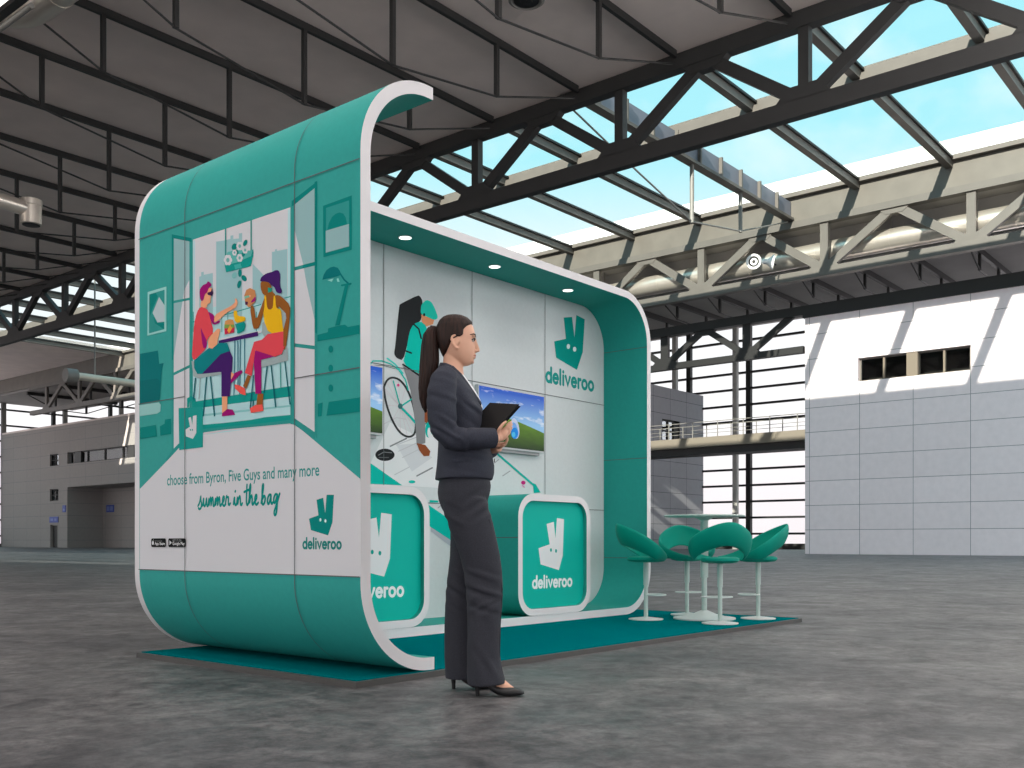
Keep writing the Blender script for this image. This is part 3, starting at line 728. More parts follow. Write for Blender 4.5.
# paper bag
P(TB, B_([(395,295),(425,278),(460,296),(468,365),(436,365),(430,312),(412,325),(410,365),(395,365)]))
P((24,146,138), B_([(330,370),(517,360),(517,670),(335,692)]))
P(WH, B_([(384,535),(418,512),(405,445),(425,438),(436,498),(440,430),(468,425),(466,560),(440,606),(386,586)]))
mu.ell(TB, *B_([(421,537)])[0], 0.6, 0.9); mu.ell(TB, *B_([(436,537)])[0], 0.6, 0.9)
# planter
for x, a, b in ((315,220,460),(511,150,395)): mu.line(TM, C_([(x,a),(x,b)]), 1.3)
P((90,172,166), C_([(300,470),(330,400),(420,380),(500,390),(528,378),(528,440),(420,480),(310,510)]))
P(TB, C_([(308,505),(400,480),(510,432),(526,380),(530,405),(510,510),(320,556)]))
P((62,165,158), C_([(380,500),(430,488),(440,520),(390,532)]))
for x, y, rx, ry, ro in ((382,360,20,26,20),(466,330,15,26,25),(425,562,14,30,0),(457,602,18,26,-35),(420,648,15,30,15),(400,400,14,20,-30),(450,420,14,20,30)): mu.ell(TD, *C_([(x,y)])[0], rx/7.68, ry/7.68, ro)
mu.ell((120,182,180), *C_([(383,580)])[0], 2.4, 3.2, 20)
for x, y, rr in ((333,462,32),(424,446,24),(466,385,22),(425,355,26),(385,405,18)):
    q = C_([(x,y)])[0]
    for a in range(6): mu.ell(WH, q[0]+rr/7.68*0.55*math.cos(a*1.047), q[1]+rr/7.68*0.75*math.sin(a*1.047), rr/7.68*0.48, rr/7.68*0.6)
    mu.ell((110,170,166), q[0], q[1], rr/7.68*0.4, rr/7.68*0.55)
# table
for x0,y0,x1,y1 in ((388,85,380,500),(430,75,425,490),(462,70,462,480),(410,85,412,440)): mu.line((30,110,130), F_([(x0,y0),(x1,y1)]), 0.9)
P(WH, [(221.5,338.5),(262,330.5),(262,333),(221.5,341)])
P(DPU, F_([(265,82),(565,12),(567,46),(262,108)]))
# man's chair, man
for a in (((85,372),(70,530)),((170,365),(145,660)),((200,360),(232,660))): mu.line(DTL, F_(a), 1.3)
mu.line(GREY, F_([(122,370),(112,530)]), 0.8)
P(GREY, F_([(55,240),(78,240),(90,330),(280,318),(282,342),(110,372),(70,356)]))
PS_(FAIR, D_([(235,190),(285,180),(292,232),(272,262),(266,340),(238,350),(226,392),(165,384),(170,320),(195,310),(215,240)]))
PS_(PURP, D_([(155,235),(160,195),(190,155),(230,140),(240,115),(265,130),(282,158),(250,185),(235,230),(212,250),(196,310),(176,322),(160,290)]))
P((52,26,70), D_([(235,235),(272,222),(285,185),(297,238),(286,266),(262,262),(240,255)]))
PS_(PURP, D_([(235,420),(312,465),(302,552),(360,512),(366,538),(310,562),(285,550)]))
PS_(FAIR, D_([(310,465),(380,420),(480,370),(522,330),(515,300),(535,290),(548,345),(520,392),(430,440),(345,522),(302,540)]))
PS_(RED, D_([(165,376),(228,396),(248,432),(304,640),(240,700),(225,768)]) + F_([(170,140),(75,238),(58,205)]) + D_([(85,768),(100,550),(130,430)]))
PS_(PURP, D_([(165,580),(190,640),(236,740),(225,800),(190,800)]))
PS_(FAIR, D_([(304,638),(340,600),(372,608),(352,680),(322,830),(280,860),(250,830),(240,705)]))
P((0,122,126), F_([(75,235),(190,138),(215,144),(265,100),(330,100),(352,162),(300,182),(140,338),(100,338),(75,292)]))
P(DPU, F_([(135,338),(280,186),(350,162),(372,212),(365,322),(350,510),(285,512),(285,322)]))
P(FAIR, F_([(290,512),(330,510),(330,622),(290,642)])); P(PURP, F_([(288,664),(290,640),(330,608),(370,612),(392,652)]))
P(FAIR, F_([(360,322),(390,345),(376,378),(358,378)])); P(PURP, F_([(388,330),(440,308),(448,325),(400,372),(358,412),(358,385)]))
# food
P((0,138,130), D_([(520,556),(614,530),(630,560),(614,622),(562,650),(540,650),(540,622)])); PS_(YEL, D_([(500,420),(540,415),(545,472),(625,478),(625,525),(520,548)]))
P((198,140,82), D_([(412,560),(420,522),(460,506),(500,512),(512,562)])); P((120,150,70), D_([(412,560),(512,560),(515,590),(410,600)])); P((190,40,70), D_([(410,600),(515,590),(510,640),(415,662)]))
P((222,160,60), D_([(440,620),(470,560),(490,600),(460,650)]))
# woman's chair, woman
for a in (((330,275),(305,480)),((360,275),(395,590)),((465,240),(505,570)),((225,350),(200,600)),((225,540),(220,600))): mu.line(DTL, G_(a), 1.2)
mu.line(TB, G_([(430,245),(435,460)]), 0.8)
P(GREY, E_([(265,600),(300,570),(325,700),(290,732),(262,690)])); P(GREY, E_([(450,480),(512,510),(505,590),(480,700),(465,650)]))
P(GREY, G_([(285,235),(440,200),(485,130),(492,235),(300,286),(285,282)]))
PS_(BRN, E_([(390,330),(440,340),(532,430),(526,560),(500,770),(480,860),(455,830),(462,680),(502,520),(430,450),(398,400)]))
PS_(BRN, E_([(250,205),(310,198),(350,240),(360,300),(392,330),(430,450),(380,470),(330,478),(290,460),(290,335),(268,322),(250,270)]))
PS_(YEL, E_([(283,340),(302,335),(310,440),(322,468),(345,472),(368,452),(374,338),(390,342),(396,448),(412,462),(445,465),(456,600),(472,690),(328,700),(275,560)]))
PS_(BRN, E_([(268,410),(290,350),(285,470),(238,640),(208,655),(178,650),(148,440),(185,430),(207,580)]))
PS_(DPU, E_([(243,205),(255,165),(300,130),(365,113),(385,100),(420,98),(437,140),(432,250),(457,295),(440,322),(400,310),(385,265),(368,250),(350,240),(328,213),(290,205)]))
P((30,140,120), E_([(318,262),(360,268),(356,302),(320,312)]))
P((192,130,82), E_([(95,340),(115,285),(150,268),(195,288),(207,340),(197,400),(140,452),(108,422)])); P((120,175,150), E_([(98,345),(150,335),(150,352),(98,372)])); PS_(PURP, E_([(158,395),(205,342),(205,388),(165,408)])); P((70,20,60), E_([(103,395),(132,398),(126,428),(105,426)]))
PS_(FAIR, E_([(140,330),(160,338),(150,362)]))
P(PURP, G_([(238,160),(300,150),(390,203),(285,230),(285,490),(240,490),(228,250)]))
P(RED, G_([(200,190),(230,92),(290,76),(335,32),(462,10),(468,120),(442,185),(392,207),(240,158),(212,355),(158,330)]))
P(BRN, G_([(455,-10),(485,-10),(478,120),(455,128)]))
P(BRN, G_([(180,345),(206,355),(170,452),(145,432)])); P((226,84,76), G_([(80,418),(115,425),(160,450),(166,502),(130,492),(85,452)]))
P(BRN, G_([(258,490),(300,490),(296,590),(245,590)])); P((226,84,76), G_([(198,602),(240,576),(296,572),(302,622),(205,637)]))
mural = mu.build('mural', side)

# ---- lettering
LET = {
 'd': ([arc2(0.30,0.27,0.235,0.27,0,360), [(0.535,0.0),(0.535,0.86)]], 0.70),
 'e': ([arc2(0.29,0.27,0.235,0.27,-45,-360,18) , [(0.055,0.29),(0.525,0.29)]], 0.66),
 'l': ([[(0.09,0.0),(0.09,0.86)]], 0.30),
 'i': ([[(0.09,0.0),(0.09,0.54)], [(0.09,0.77),(0.09,0.79)]], 0.29),
 'v': ([[(0.04,0.54),(0.26,0.02),(0.48,0.54)]], 0.62),
 'r': ([[(0.09,0.0),(0.09,0.54)], arc2(0.27,0.33,0.18,0.20,180,75,8)], 0.44),
 'o': ([arc2(0.30,0.27,0.245,0.27,0,360)], 0.70),
 's': ([[(0.30,0.52),(0.24,0.40)],[(0.22,0.44),(0.30,0.28),(0.32,0.12),(0.22,0.0),(0.06,0.04)]], 0.40),
}
def wordmark(pr, c, p0, p1, weight=0.19):        # from p0 to p1 along the baseline, on the plane
    p0, p1 = Vector(p0), Vector(p1); u = p1 - p0; x = 0; total = sum(LET[ch][1] for ch in 'deliveroo') - 0.14
    s = u.length / total; u.normalize(); v = Vector((0,0,1))
    for ch in 'deliveroo':
        for path in LET[ch][0]:
            pr.k += pr.step
            vs, fs = stroke2d(path, weight, 7); pr.mb.add([p0 + u*(x+a)*s + v*b*s + pr.n*pr.k for a, b in vs], fs, pr.mi(c))
        x += LET[ch][1]
def emblem(pr, c, eye, pts, eyes, er):
    pr.poly(c, pts)
    for e in eyes: pr.ell(eye, e[0], e[1], er[0], er[1])
K_ = view(295,485,10.24)
TL=(0,128,122)
lg = Print(lambda x, y: on_x(x, y, LX), (-1,0,0), base=0.001)
emblem(lg, TL, (200,232,230), K_([(145,345),(242,310),(222,152),(290,130),(311,285),(325,100),(400,100),(386,380),(340,516),(165,462)]), K_([(262,357),(313,367)]), (1.0,1.7))
a, b = on_x(302.8, 548.3, LX), on_x(341.3, 549.4, LX); b.z = a.z
wordmark(lg, (28,125,120), a, b, 0.195)
lg.build('logo', side)
def flat_text(pr, c, body, p0, p1, bold=0.0, hscale=1.0, spacing=1.0):
    vs, fs = text_mesh(body, bold, spacing)
    x0 = min(v.x for v in vs); x1 = max(v.x for v in vs)
    p0, p1 = Vector(p0), Vector(p1); s = (p1-p0).length / (x1-x0); u = (p1-p0).normalized(); w = Vector((0,0,1))
    pr.k += pr.step
    pr.mb.add([p0 + u*(v.x-x0)*s + w*v.y*s*hscale + pr.n*pr.k for v in vs], fs, pr.mi(c))
sl = Print(lambda x, y: on_x(x, y, LX), (-1,0,0), base=0.001)
a, b = on_x(167.2, 485.4, LX), on_x(319.4, 475.6, LX); b.z = a.z
flat_text(sl, (52,142,138), 'choose from Byron, Five Guys and many more', a, b, bold=0.012, hscale=1.2)
sl.build('slogan_lettering', side); sl = Print(lambda x, y: on_x(x, y, LX), (-1,0,0), base=0.001)
# brush lettering
SCR = {
 's': ([[(0.0,0.08),(0.14,0.22),(0.28,0.62),(0.24,0.40),(0.34,0.20),(0.30,-0.02),(0.14,-0.10),(0.04,-0.04)],[(0.30,0.04),(0.46,0.12)]], 0.44),
 'u': ([[(0.0,0.12),(0.10,0.52),(0.08,0.16),(0.16,0.02),(0.28,0.14),(0.36,0.52),(0.36,0.14),(0.44,0.02),(0.52,0.12)]], 0.50),
 'm': ([[(0.0,0.08),(0.08,0.50),(0.08,0.02),(0.16,0.40),(0.24,0.50),(0.27,0.34),(0.26,0.02),(0.34,0.38),(0.42,0.50),(0.46,0.34),(0.46,0.08),(0.52,0.02),(0.62,0.12)]], 0.60),
 'e': ([[(0.0,0.12),(0.16,0.22),(0.26,0.36),(0.24,0.50),(0.14,0.48),(0.08,0.26),(0.14,0.06),(0.26,0.02),(0.38,0.12)]], 0.36),
 'r': ([[(0.0,0.12),(0.10,0.54),(0.14,0.44),(0.28,0.46),(0.24,0.16),(0.32,0.04),(0.42,0.14)]], 0.46),
 'i': ([[(0.0,0.10),(0.10,0.50),(0.10,0.14),(0.18,0.02),(0.28,0.12)],[(0.15,0.70),(0.17,0.73)]], 0.28),
 'n': ([[(0.0,0.08),(0.08,0.50),(0.08,0.02),(0.18,0.40),(0.28,0.50),(0.32,0.30),(0.32,0.08),(0.40,0.02),(0.48,0.12)]], 0.48),
 't': ([[(0.16,1.0),(0.12,0.5),(0.10,0.14),(0.18,0.0),(0.28,0.12)],[(-0.08,0.66),(0.34,0.76)]], 0.26),
 'h': ([[(0.02,0.1),(0.22,0.8),(0.20,1.05),(0.12,0.9),(0.08,0.02),(0.20,0.42),(0.30,0.50),(0.34,0.30),(0.32,0.08),(0.40,0.02),(0.50,0.14)]], 0.46),
 'b': ([[(0.02,0.1),(0.22,0.85),(0.18,1.02),(0.10,0.86),(0.08,0.10),(0.16,0.0),(0.30,0.10),(0.36,0.34),(0.26,0.46),(0.14,0.30)]], 0.46),
 'a': ([[(0.34,0.46),(0.20,0.48),(0.06,0.28),(0.08,0.06),(0.18,0.02),(0.32,0.30),(0.36,0.50),(0.34,0.14),(0.42,0.02),(0.50,0.10)]], 0.48),
 'g': ([[(0.36,0.46),(0.22,0.50),(0.08,0.30),(0.10,0.10),(0.20,0.06),(0.34,0.34),(0.38,0.50),(0.36,0.0),(0.30,-0.42),(0.18,-0.52),(0.10,-0.36),(0.26,-0.10),(0.56,0.50)]], 0.52), ' ': ([], 0.24)}
def smooth_path(p, it=2):
    for _ in range(it):
        if len(p) < 3: return p
        q = [p[0]]
        for i in range(len(p)-1):
            q.append((p[i][0]*.75+p[i+1][0]*.25, p[i][1]*.75+p[i+1][1]*.25)); q.append((p[i][0]*.25+p[i+1][0]*.75, p[i][1]*.25+p[i+1][1]*.75))
        q.append(p[-1]); p = q
    return p
def script(pr, c, body, p0, p1, weight, vs=1.0):
    p0, p1 = Vector(p0), Vector(p1); total = sum(SCR[ch][1] for ch in body); s = (p1-p0).length/total; u = (p1-p0).normalized(); x = 0
    for ch in body:
        for path in SCR[ch][0]:
            q = smooth_path(path)
            for i in range(0, max(1, len(q)-1), 3):        # short pieces, each a hair above the last: strokes cross themselves
                pr.k += 0.000008
                v2, fs = stroke2d(q[i:i+4], weight, 5); pr.mb.add([p0 + u*(x+a)*s + Vector((0,0,1))*b*s*vs + pr.n*pr.k for a, b in v2], fs, pr.mi(c))
        x += SCR[ch][1]
a, b = on_x(198.2, 507.5, LX), on_x(279.5, 504.0, LX); b.z = a.z
script(sl, (0,136,128), 'summer in the bag', a, b, 0.125, 1.05)
sl.build('script_lettering', side)
for px0, px1, small, big in ((152.2,166.8,'Download on the','App Store'),(169.3,186.8,'GET IT ON','Google Play')):
    bd = Print(lambda x, y: on_x(x, y, LX), (-1,0,0), base=0.0068)
    q0, q1 = on_x(px0, 547, LX), on_x(px1, 547.2, LX); zt = on_x(px0, 538.4, LX).z; zb = q0.z; q1.z = zb
    w = (q1-q0).length; h = zt - zb; u = (q1-q0).normalized(); Z = Vector((0,0,1)); r = h*0.14
    corners = [(r,0),(w-r,0),(w,r),(w,h-r),(w-r,h),(r,h),(0,h-r),(0,r)]
    bd.raw((14,16,18), [q0 + u*a + Z*b for a, b in corners])
    if big == 'App Store':
        bd.raw((210,212,214), [q0 + u*(w*0.12 + h*0.20*math.cos(t*PI/8)*(1+0.12*math.cos(2*t*PI/8))) + Z*(h*0.47 + h*0.24*math.sin(t*PI/8)) for t in range(16)])
        bd.raw((210,212,214), [q0 + u*(w*0.12+h*a) + Z*(h*b) for a, b in ((0.02,0.74),(0.12,0.9),(0.14,0.82),(0.06,0.73))])
    else: bd.raw((190,195,198), [q0 + u*(w*0.07) + Z*h*0.22, q0 + u*(w*0.20) + Z*h*0.5, q0 + u*(w*0.07) + Z*h*0.78])
    flat_text(bd, (150,152,154), small, q0+u*w*0.25+Z*h*0.64, q0+u*w*0.75+Z*h*0.64)
    flat_text(bd, (225,226,228), big, q0+u*w*0.25+Z*h*0.24, q0+u*w*0.93+Z*h*0.24, bold=0.01)
    bd.build('store_badge', side)

# ---- back wall print
bp = Print(lambda x, y: on_y(x, y, BW), (0,-1,0))
Q_ = view(365,290,7.68); R_ = view(365,370,6.4); S_ = view(475,375,6.147); T_ = view(530,300,7.68); U_ = view(360,400,3.2)
bp.poly((214,216,218), R_([(35,595),(160,335),(330,420),(420,330),(560,560),(700,700),(560,760),(240,740)]))
bp.poly((200,203,207), R_([(200,480),(330,470),(430,560),(300,650)]))
bp.poly((0,176,162), R_([(20,590),(40,600),(238,738),(20,728)]))
def lines(c, segs, w):
    for s_ in segs: bp.line(c, s_, w)
lines((120,124,128), [R_([(162,488),(265,438)]), R_([(332,678),(430,626)])], 1.4)
lines((186,188,192), [R_([(190,670),(285,620)]), R_([(200,480),(330,430)]), R_([(215,520),(335,465)]), R_([(240,560),(340,510)]), R_([(120,345),(200,305)]), R_([(200,305),(260,315)])], 0.9)
lines((150,154,158), [S_([(170,620),(215,590)]), S_([(120,540),(145,520)]), U_([(250,345),(262,335)])], 1.0)
bp.ell((34,36,38), *R_([(127,543)])[0], 9.7, 6.2); bp.line((120,124,126), R_([(85,545),(120,525),(170,530)]), 0.8); bp.line((90,94,96), R_([(90,560),(150,560)]), 0.9)
bp.ell((0,176,162), *R_([(300,716)])[0], 3.4, 1.6)
# bicycle
wheel = R_([(120,110),(140,62),(175,45),(225,62),(272,125),(308,220),(326,325),(322,400),(300,426),(262,428),(212,392),(162,300),(130,200)])
wc = R_([(225,232)])[0]
for p in smooth_path(wheel + [wheel[0]], 1)[::2]: bp.line((196,186,192), [wc, p], 0.45)
ws = smooth_path(wheel + wheel[:1], 2)
bp.line((52,56,58), ws, 2.0)
bp.line((0,176,162), Q_([(40,570),(60,545),(130,545),(200,570),(260,615),(310,690),(330,768)]), 1.3)
bp.line((120,124,126), Q_([(40,578),(140,580),(230,605)]), 0.7); bp.line((70,196,186), Q_([(170,525),(230,570),(290,640)]), 1.6)
bp.line((0,170,158), R_([(225,235),(290,300),(345,365)]), 2.2); bp.line((0,170,158), R_([(225,235),(300,185)]), 1.6); bp.line((0,170,158), R_([(180,70),(225,235)]), 1.2)
bp.ell((60,110,110), wc[0], wc[1], 2.4, 2.8); bp.ell((214,60,130), *R_([(212,97)])[0], 1.3, 1.5)
bp.ell((0,170,158), *R_([(405,385)])[0], 3.2, 7.5); bp.ell((210,214,216), *R_([(410,400)])[0], 1.8, 5)
bp.line((0,170,158), R_([(345,365),(395,340),(420,300)]), 1.6)
# rider with backpack
bp.poly((128,128,131), Q_([(400,590),(455,600),(470,768),(455,900),(400,900),(380,700)]))
bp.poly((128,128,131), Q_([(290,585),(410,655),(415,700)]) + R_([(345,60),(360,150),(385,300),(385,468),(330,482),(320,330),(290,130),(250,0)]))
bp.poly((136,72,42), R_([(330,468),(385,480),(417,520),(410,550),(375,552),(345,512)])); bp.poly((136,72,42), R_([(380,255),(410,258),(417,310),(392,342),(380,330)]))
bp.poly((40,42,44), SM(Q_([(268,108),(405,40),(425,52),(440,82),(440,180),(425,240),(350,300),(330,400),(290,542),(240,522),(222,490),(232,430),(262,120)])))
bp.poly((219,146,106), Q_([(430,188),(530,228),(522,262),(458,284),(435,240)]))
bp.poly((0,182,166), SM(Q_([(425,240),(370,262),(340,320),(315,470),(288,562),(410,645),(470,640),(500,400),(470,275)])))
bp.poly((30,192,172), SM(Q_([(425,182),(430,112),(470,75),(508,90),(535,140),(562,216),(530,232),(455,196)]))); bp.ell((30,34,36), *Q_([(453,190)])[0], 1.1, 1.6)
bp.line((30,36,38), Q_([(375,265),(412,300),(430,372)]), 1.6); bp.line((30,36,38), Q_([(305,465),(355,485)]), 1.6); bp.line((30,36,38), Q_([(290,572),(350,612),(412,655)]), 1.7)
# phone edge, route line, pin
bp.line((0,166,152), S_([(125,475),(365,682)]), 1.9); bp.poly((0,166,152), S_([(355,665),(372,672),(402,722),(360,726)]))
bp.ell((190,40,120), *S_([(296,662)])[0], 2.2, 2.0); bp.line((205,120,170), S_([(290,680),(302,690)]), 1.0)
bp.poly((168,172,182), U_([(226,400),(292,446),(292,470),(226,420)])); bp.poly((0,174,160), U_([(205,325),(228,342),(292,386),(292,450),(228,408),(205,392)]))
bp.poly((0,174,160), U_([(222,320),(250,322),(250,328),(222,328)]))
bp.build('wall_graphic', backw)
lb = Print(lambda x, y: on_y(x, y, BW), (0,-1,0), base=0.001)
emblem(lb, (0,140,130), (205,225,225), T_([(185,318),(275,298),(258,135),(322,130),(341,285),(355,115),(420,148),(405,400),(360,537),(200,442)]), T_([(294,357),(342,378)]), (1.7,2.5))
a, b = on_y(545.6, 382.0, BW), on_y(593.2, 389.9, BW); zz = (a.z+b.z)/2; a.z = b.z = zz
wordmark(lb, (30,140,134), a, b, 0.2)
lb.build('logo', backw)
for px in (383.4, 471.7, 544.7):
    x = on_y(px, 380, BW).x
    MB().add([(x-0.0028,BW-0.0045,0.12),(x+0.0028,BW-0.0045,0.12),(x+0.0028,BW-0.0045,RZ-RT-0.004),(x-0.0028,BW-0.0045,RZ-RT-0.004)], [(0,1,2,3)]).build('panel_joint', JOINT, backw)
zj = on_y(544.7, 394.5, BW).z; zk = on_y(596, 510, BW).z
for z in (zj, zk): MB().add([(LX+0.07,BW-0.0045,z-0.0028),(8.15,BW-0.0045,z-0.0028),(8.15,BW-0.0045,z+0.0028),(LX+0.07,BW-0.0045,z+0.0028)], [(0,1,2,3)]).build('panel_joint', JOINT, backw)
ri = RX - RT - 0.0008
for z in (on_x(625, 350, ri).z, on_x(628, 459, ri).z, on_x(640, 558, ri).z):
    MB().add([(ri,FY,z-0.0028),(ri,BW,z-0.0028),(ri,BW,z+0.0028),(ri,FY,z+0.0028)], [(0,1,2,3)]).build('panel_joint', JOINT, frame)

# ---- downlights
LEDM = mat('downlight_glow', (255,252,245), 0.4, emit=3.0)
for x in (5.19, 6.21, 7.22):
    MB().lathe([(0.044,0.004),(0.05,0.004),(0.052,-0.005),(0.046,-0.007),(0.044,-0.004)], 28, 0, (x,5.36,RZ-RT)).build('downlight_ring', WEDGE, frame, smooth=40)
    MB().lathe([(0.001,-0.011),(0.03,-0.010),(0.044,-0.006),(0.044,0.002),(0.001,0.002)], 24, 0, (x,5.36,RZ-RT)).build('downlight', LEDM, frame)

# ---- counters
def rrect(x0, x1, z0, z1, r, n=8):
    pts = []
    for cx, cz, a in ((x1-r,z1-r,0),(x0+r,z1-r,90),(x0+r,z0+r,180),(x1-r,z0+r,270)):
        pts += [(cx + r*math.cos(math.radians(a+90*i/n)), cz + r*math.sin(math.radians(a+90*i/n))) for i in range(n+1)]
    return pts
def counter(x0, label, logo_fn):
    x1, z0, z1 = x0+1.005, ZB+RT+0.001, 1.108
    t = thing('counter', label, 'counter', (x0+0.51, 5.1, z0), 'rounded counters of the stand')
    o = rrect(x0, x1, z0, z1, 0.19); i = rrect(x0+0.056, x1-0.056, z0+0.056, z1-0.056, 0.14); n = len(o)
    y0, y1 = FY-0.004, BW-0.003
    mb = MB()
    vs = [(x,y0,z) for x,z in o] + [(x,y1,z) for x,z in o] + [(x,y0,z) for x,z in i] + [(x,y0+0.05,z) for x,z in i]
    mb.v = vs
    for k in range(n):
        q = (k+1) % n
        mb.f.append([k,q,n+q,n+k]); mb.m.append(0)
        mb.f.append([k,2*n+k,2*n+q,q]); mb.m.append(1)
        mb.f.append([2*n+k,3*n+k,3*n+q,2*n+q]); mb.m.append(0)
    mb.f.append([n+k for k in range(n)]); mb.m.append(1)
    mb.f.append([3*n+k for k in range(n)]); mb.m.append(0)
    mb.build('counter_shell', [TEALIN, WEDGE], t, smooth=30)
    pn = MB().rings([[(x,y0+0.035,z) for x,z in rrect(x0+0.057,x1-0.057,z0+0.057,z1-0.057,0.139)], [(x,y0+0.049,z) for x,z in rrect(x0+0.057,x1-0.057,z0+0.057,z1-0.057,0.139)]])
    pn = pn.build('front_panel', TEALP, t)
    pr = Print(lambda x, y: on_y(x, y, y0+0.035) + Vector((x0-6.207,0,0)), (0,-1,0), base=0.0008)
    V_ = view(510,500,6.68)
    emblem(pr, (214,216,218), (0,150,138), V_([(190,322),(265,296),(244,160),(292,146),(303,255),(313,120),(360,128),(352,370),(326,468),(204,430)]), V_([(273,334),(307,340)]), (1.0,1.9))
    a, b = on_y(532.2, 588.7, y0+0.035), on_y(571.6, 585.0, y0+0.035); zz = (a.z+b.z)/2; a.z = b.z = zz
    a.x += x0-6.207; b.x += x0-6.207
    wordmark(pr, (222,232,232), a, b, 0.195)
    pr.build('logo', pn)
    MB().add([(x0-0.0008,FY+0.001,z) if s == 0 else (x0-0.0008,BW-0.005,z) for z, s in ((0.745,0),(0.745,1),(0.752,1),(0.752,0))], [(0,1,2,3)]).build('panel_joint', JOINT, t)
counter(6.207, 'teal rounded counter with white logo standing right of the woman', None)
counter(4.185, 'teal rounded counter half hidden by the edge of the mural wall', None)

# ---- televisions
def screen_mat():
    m = bpy.data.materials.new('screen_picture'); m.use_nodes = True
    nt = m.node_tree; b = nt.nodes['Principled BSDF']; L = nt.links
    tc = nt.nodes.new('ShaderNodeTexCoord'); sp = nt.nodes.new('ShaderNodeSeparateXYZ'); L.new(tc.outputs['UV'], sp.inputs[0])
    def math_(op, a, c, v=None):
        n = nt.nodes.new('ShaderNodeMath'); n.operation = op
        for i, q in enumerate((a, c)):
            if isinstance(q, (int, float)): n.inputs[i].default_value = q
            else: L.new(q, n.inputs[i])
        return n.outputs[0]
    sky = nt.nodes.new('ShaderNodeValToRGB'); e = sky.color_ramp.elements
    e[0].position = 0.45; e[0].color = (*lin((150,200,242)),1); e[1].position = 0.95; e[1].color = (*lin((22,92,204)),1)
    L.new(sp.outputs['Y'], sky.inputs['Fac'])
    n = nt.nodes.new('ShaderNodeTexNoise'); n.inputs['Scale'].default_value = 3.2; n.inputs['Detail'].default_value = 6
    mp = nt.nodes.new('ShaderNodeMapping'); mp.inputs['Scale'].default_value = (1.4,2.6,1); mp.inputs['Location'].default_value = (0.4,0.3,0); L.new(tc.outputs['UV'], mp.inputs[0]); L.new(mp.outputs[0], n.inputs['Vector'])
    cr = nt.nodes.new('ShaderNodeValToRGB'); cr.color_ramp.elements[0].position = 0.57; cr.color_ramp.elements[1].position = 0.72; L.new(n.outputs['Fac'], cr.inputs['Fac'])
    mx = nt.nodes.new('ShaderNodeMix'); mx.data_type = 'RGBA'; L.new(cr.outputs['Color'], mx.inputs['Factor']); L.new(sky.outputs['Color'], mx.inputs['A']); mx.inputs['B'].default_value = (0.85,0.9,0.98,1)
    gr = nt.nodes.new('ShaderNodeValToRGB'); e = gr.color_ramp.elements
    e[0].position = 0.0; e[0].color = (*lin((16,58,4)),1); e[1].position = 0.62; e[1].color = (*lin((120,176,20)),1)
    L.new(sp.outputs['Y'], gr.inputs['Fac'])
    w = nt.nodes.new('ShaderNodeTexNoise'); w.inputs['Scale'].default_value = 5; L.new(mp.outputs[0], w.inputs['Vector'])
    g2 = nt.nodes.new('ShaderNodeMix'); g2.data_type = 'RGBA'; g2.blend_type = 'MULTIPLY'; g2.inputs['Factor'].default_value = 0.5; L.new(gr.outputs['Color'], g2.inputs['A']); L.new(w.outputs['Fac'], g2.inputs['B'])
    hill = math_('ADD', math_('MULTIPLY', math_('SINE', math_('ADD', math_('MULTIPLY', sp.outputs['X'], 3.0), 0.6), 0.0), 0.10), 0.44)
    hill = math_('SUBTRACT', hill, math_('MULTIPLY', sp.outputs['X'], 0.06))
    msk = math_('GREATER_THAN', sp.outputs['Y'], hill)
    fm = nt.nodes.new('ShaderNodeMix'); fm.data_type = 'RGBA'; L.new(msk, fm.inputs['Factor']); L.new(g2.outputs['Result'], fm.inputs['A']); L.new(mx.outputs['Result'], fm.inputs['B'])
    L.new(fm.outputs['Result'], b.inputs['Emission Color']); b.inputs['Emission Strength'].default_value = 0.8; b.inputs['Specular IOR Level'].default_value = 0.1
    b.inputs['Base Color'].default_value = (0.02,0.02,0.02,1); b.inputs['Roughness'].default_value = 0.25
    return m
SCRM = screen_mat()
def tv(x0, label):
    x1, z0, z1, y0, y1 = x0+0.905, 1.515, 2.035, 5.555, 5.595
    t = thing('television', label, 'television', (x0+0.45, y1, z0), 'wall screens of the stand')
    MB().box((x0,y0,z0), (x1,y1,z1)).build('casing', mat('tv_silver', (196,198,202), 0.35), t, bevel=0.004)
    MB().box((x0+0.25,y1,z0+0.1), (x1-0.25,BW-0.001,z1-0.1)).build('wall_bracket', SKIRT, t)
    s = MB().poly([(x0+0.01,y0-0.001,z0+0.016),(x1-0.01,y0-0.001,z0+0.016),(x1-0.01,y0-0.001,z1-0.01),(x0+0.01,y0-0.001,z1-0.01)])
    o = s.build('screen', SCRM, t, fix=False)
    uv = o.data.uv_layers.new(name='u')
    for i, c in enumerate(((0,0),(1,0),(1,1),(0,1))): uv.data[i].uv = c
    MB().box((x0+0.06,y0+0.012,z0-0.028), (x1-0.06,y1+0.01,z0)).build('sound_bar', mat('sound_bar_grey', (150,152,154), 0.5), t, bevel=0.004)
    return t, o
tv1, scr1 = tv(6.225, 'wall screen showing a green hill, behind the woman holding a folder')
tv(4.245, 'wall screen at the left end of the back wall, mostly hidden')
orb = Print(lambda x, y: on_y(x, y, 5.554), (0,-1,0), base=0.0005)
orb.ell((196,204,236), 515.0, 428.5, 4.2, 10.4, -8); orb.ell((120,168,230), 514.4, 430.5, 3.4, 8.2, -8); orb.ell((40,136,222), 514.6, 433.2, 3.6, 5.6, 0); orb.ell((90,190,236), 513.6, 434.5, 1.8, 2.6, 0)
orb.build('screen_symbol', scr1)

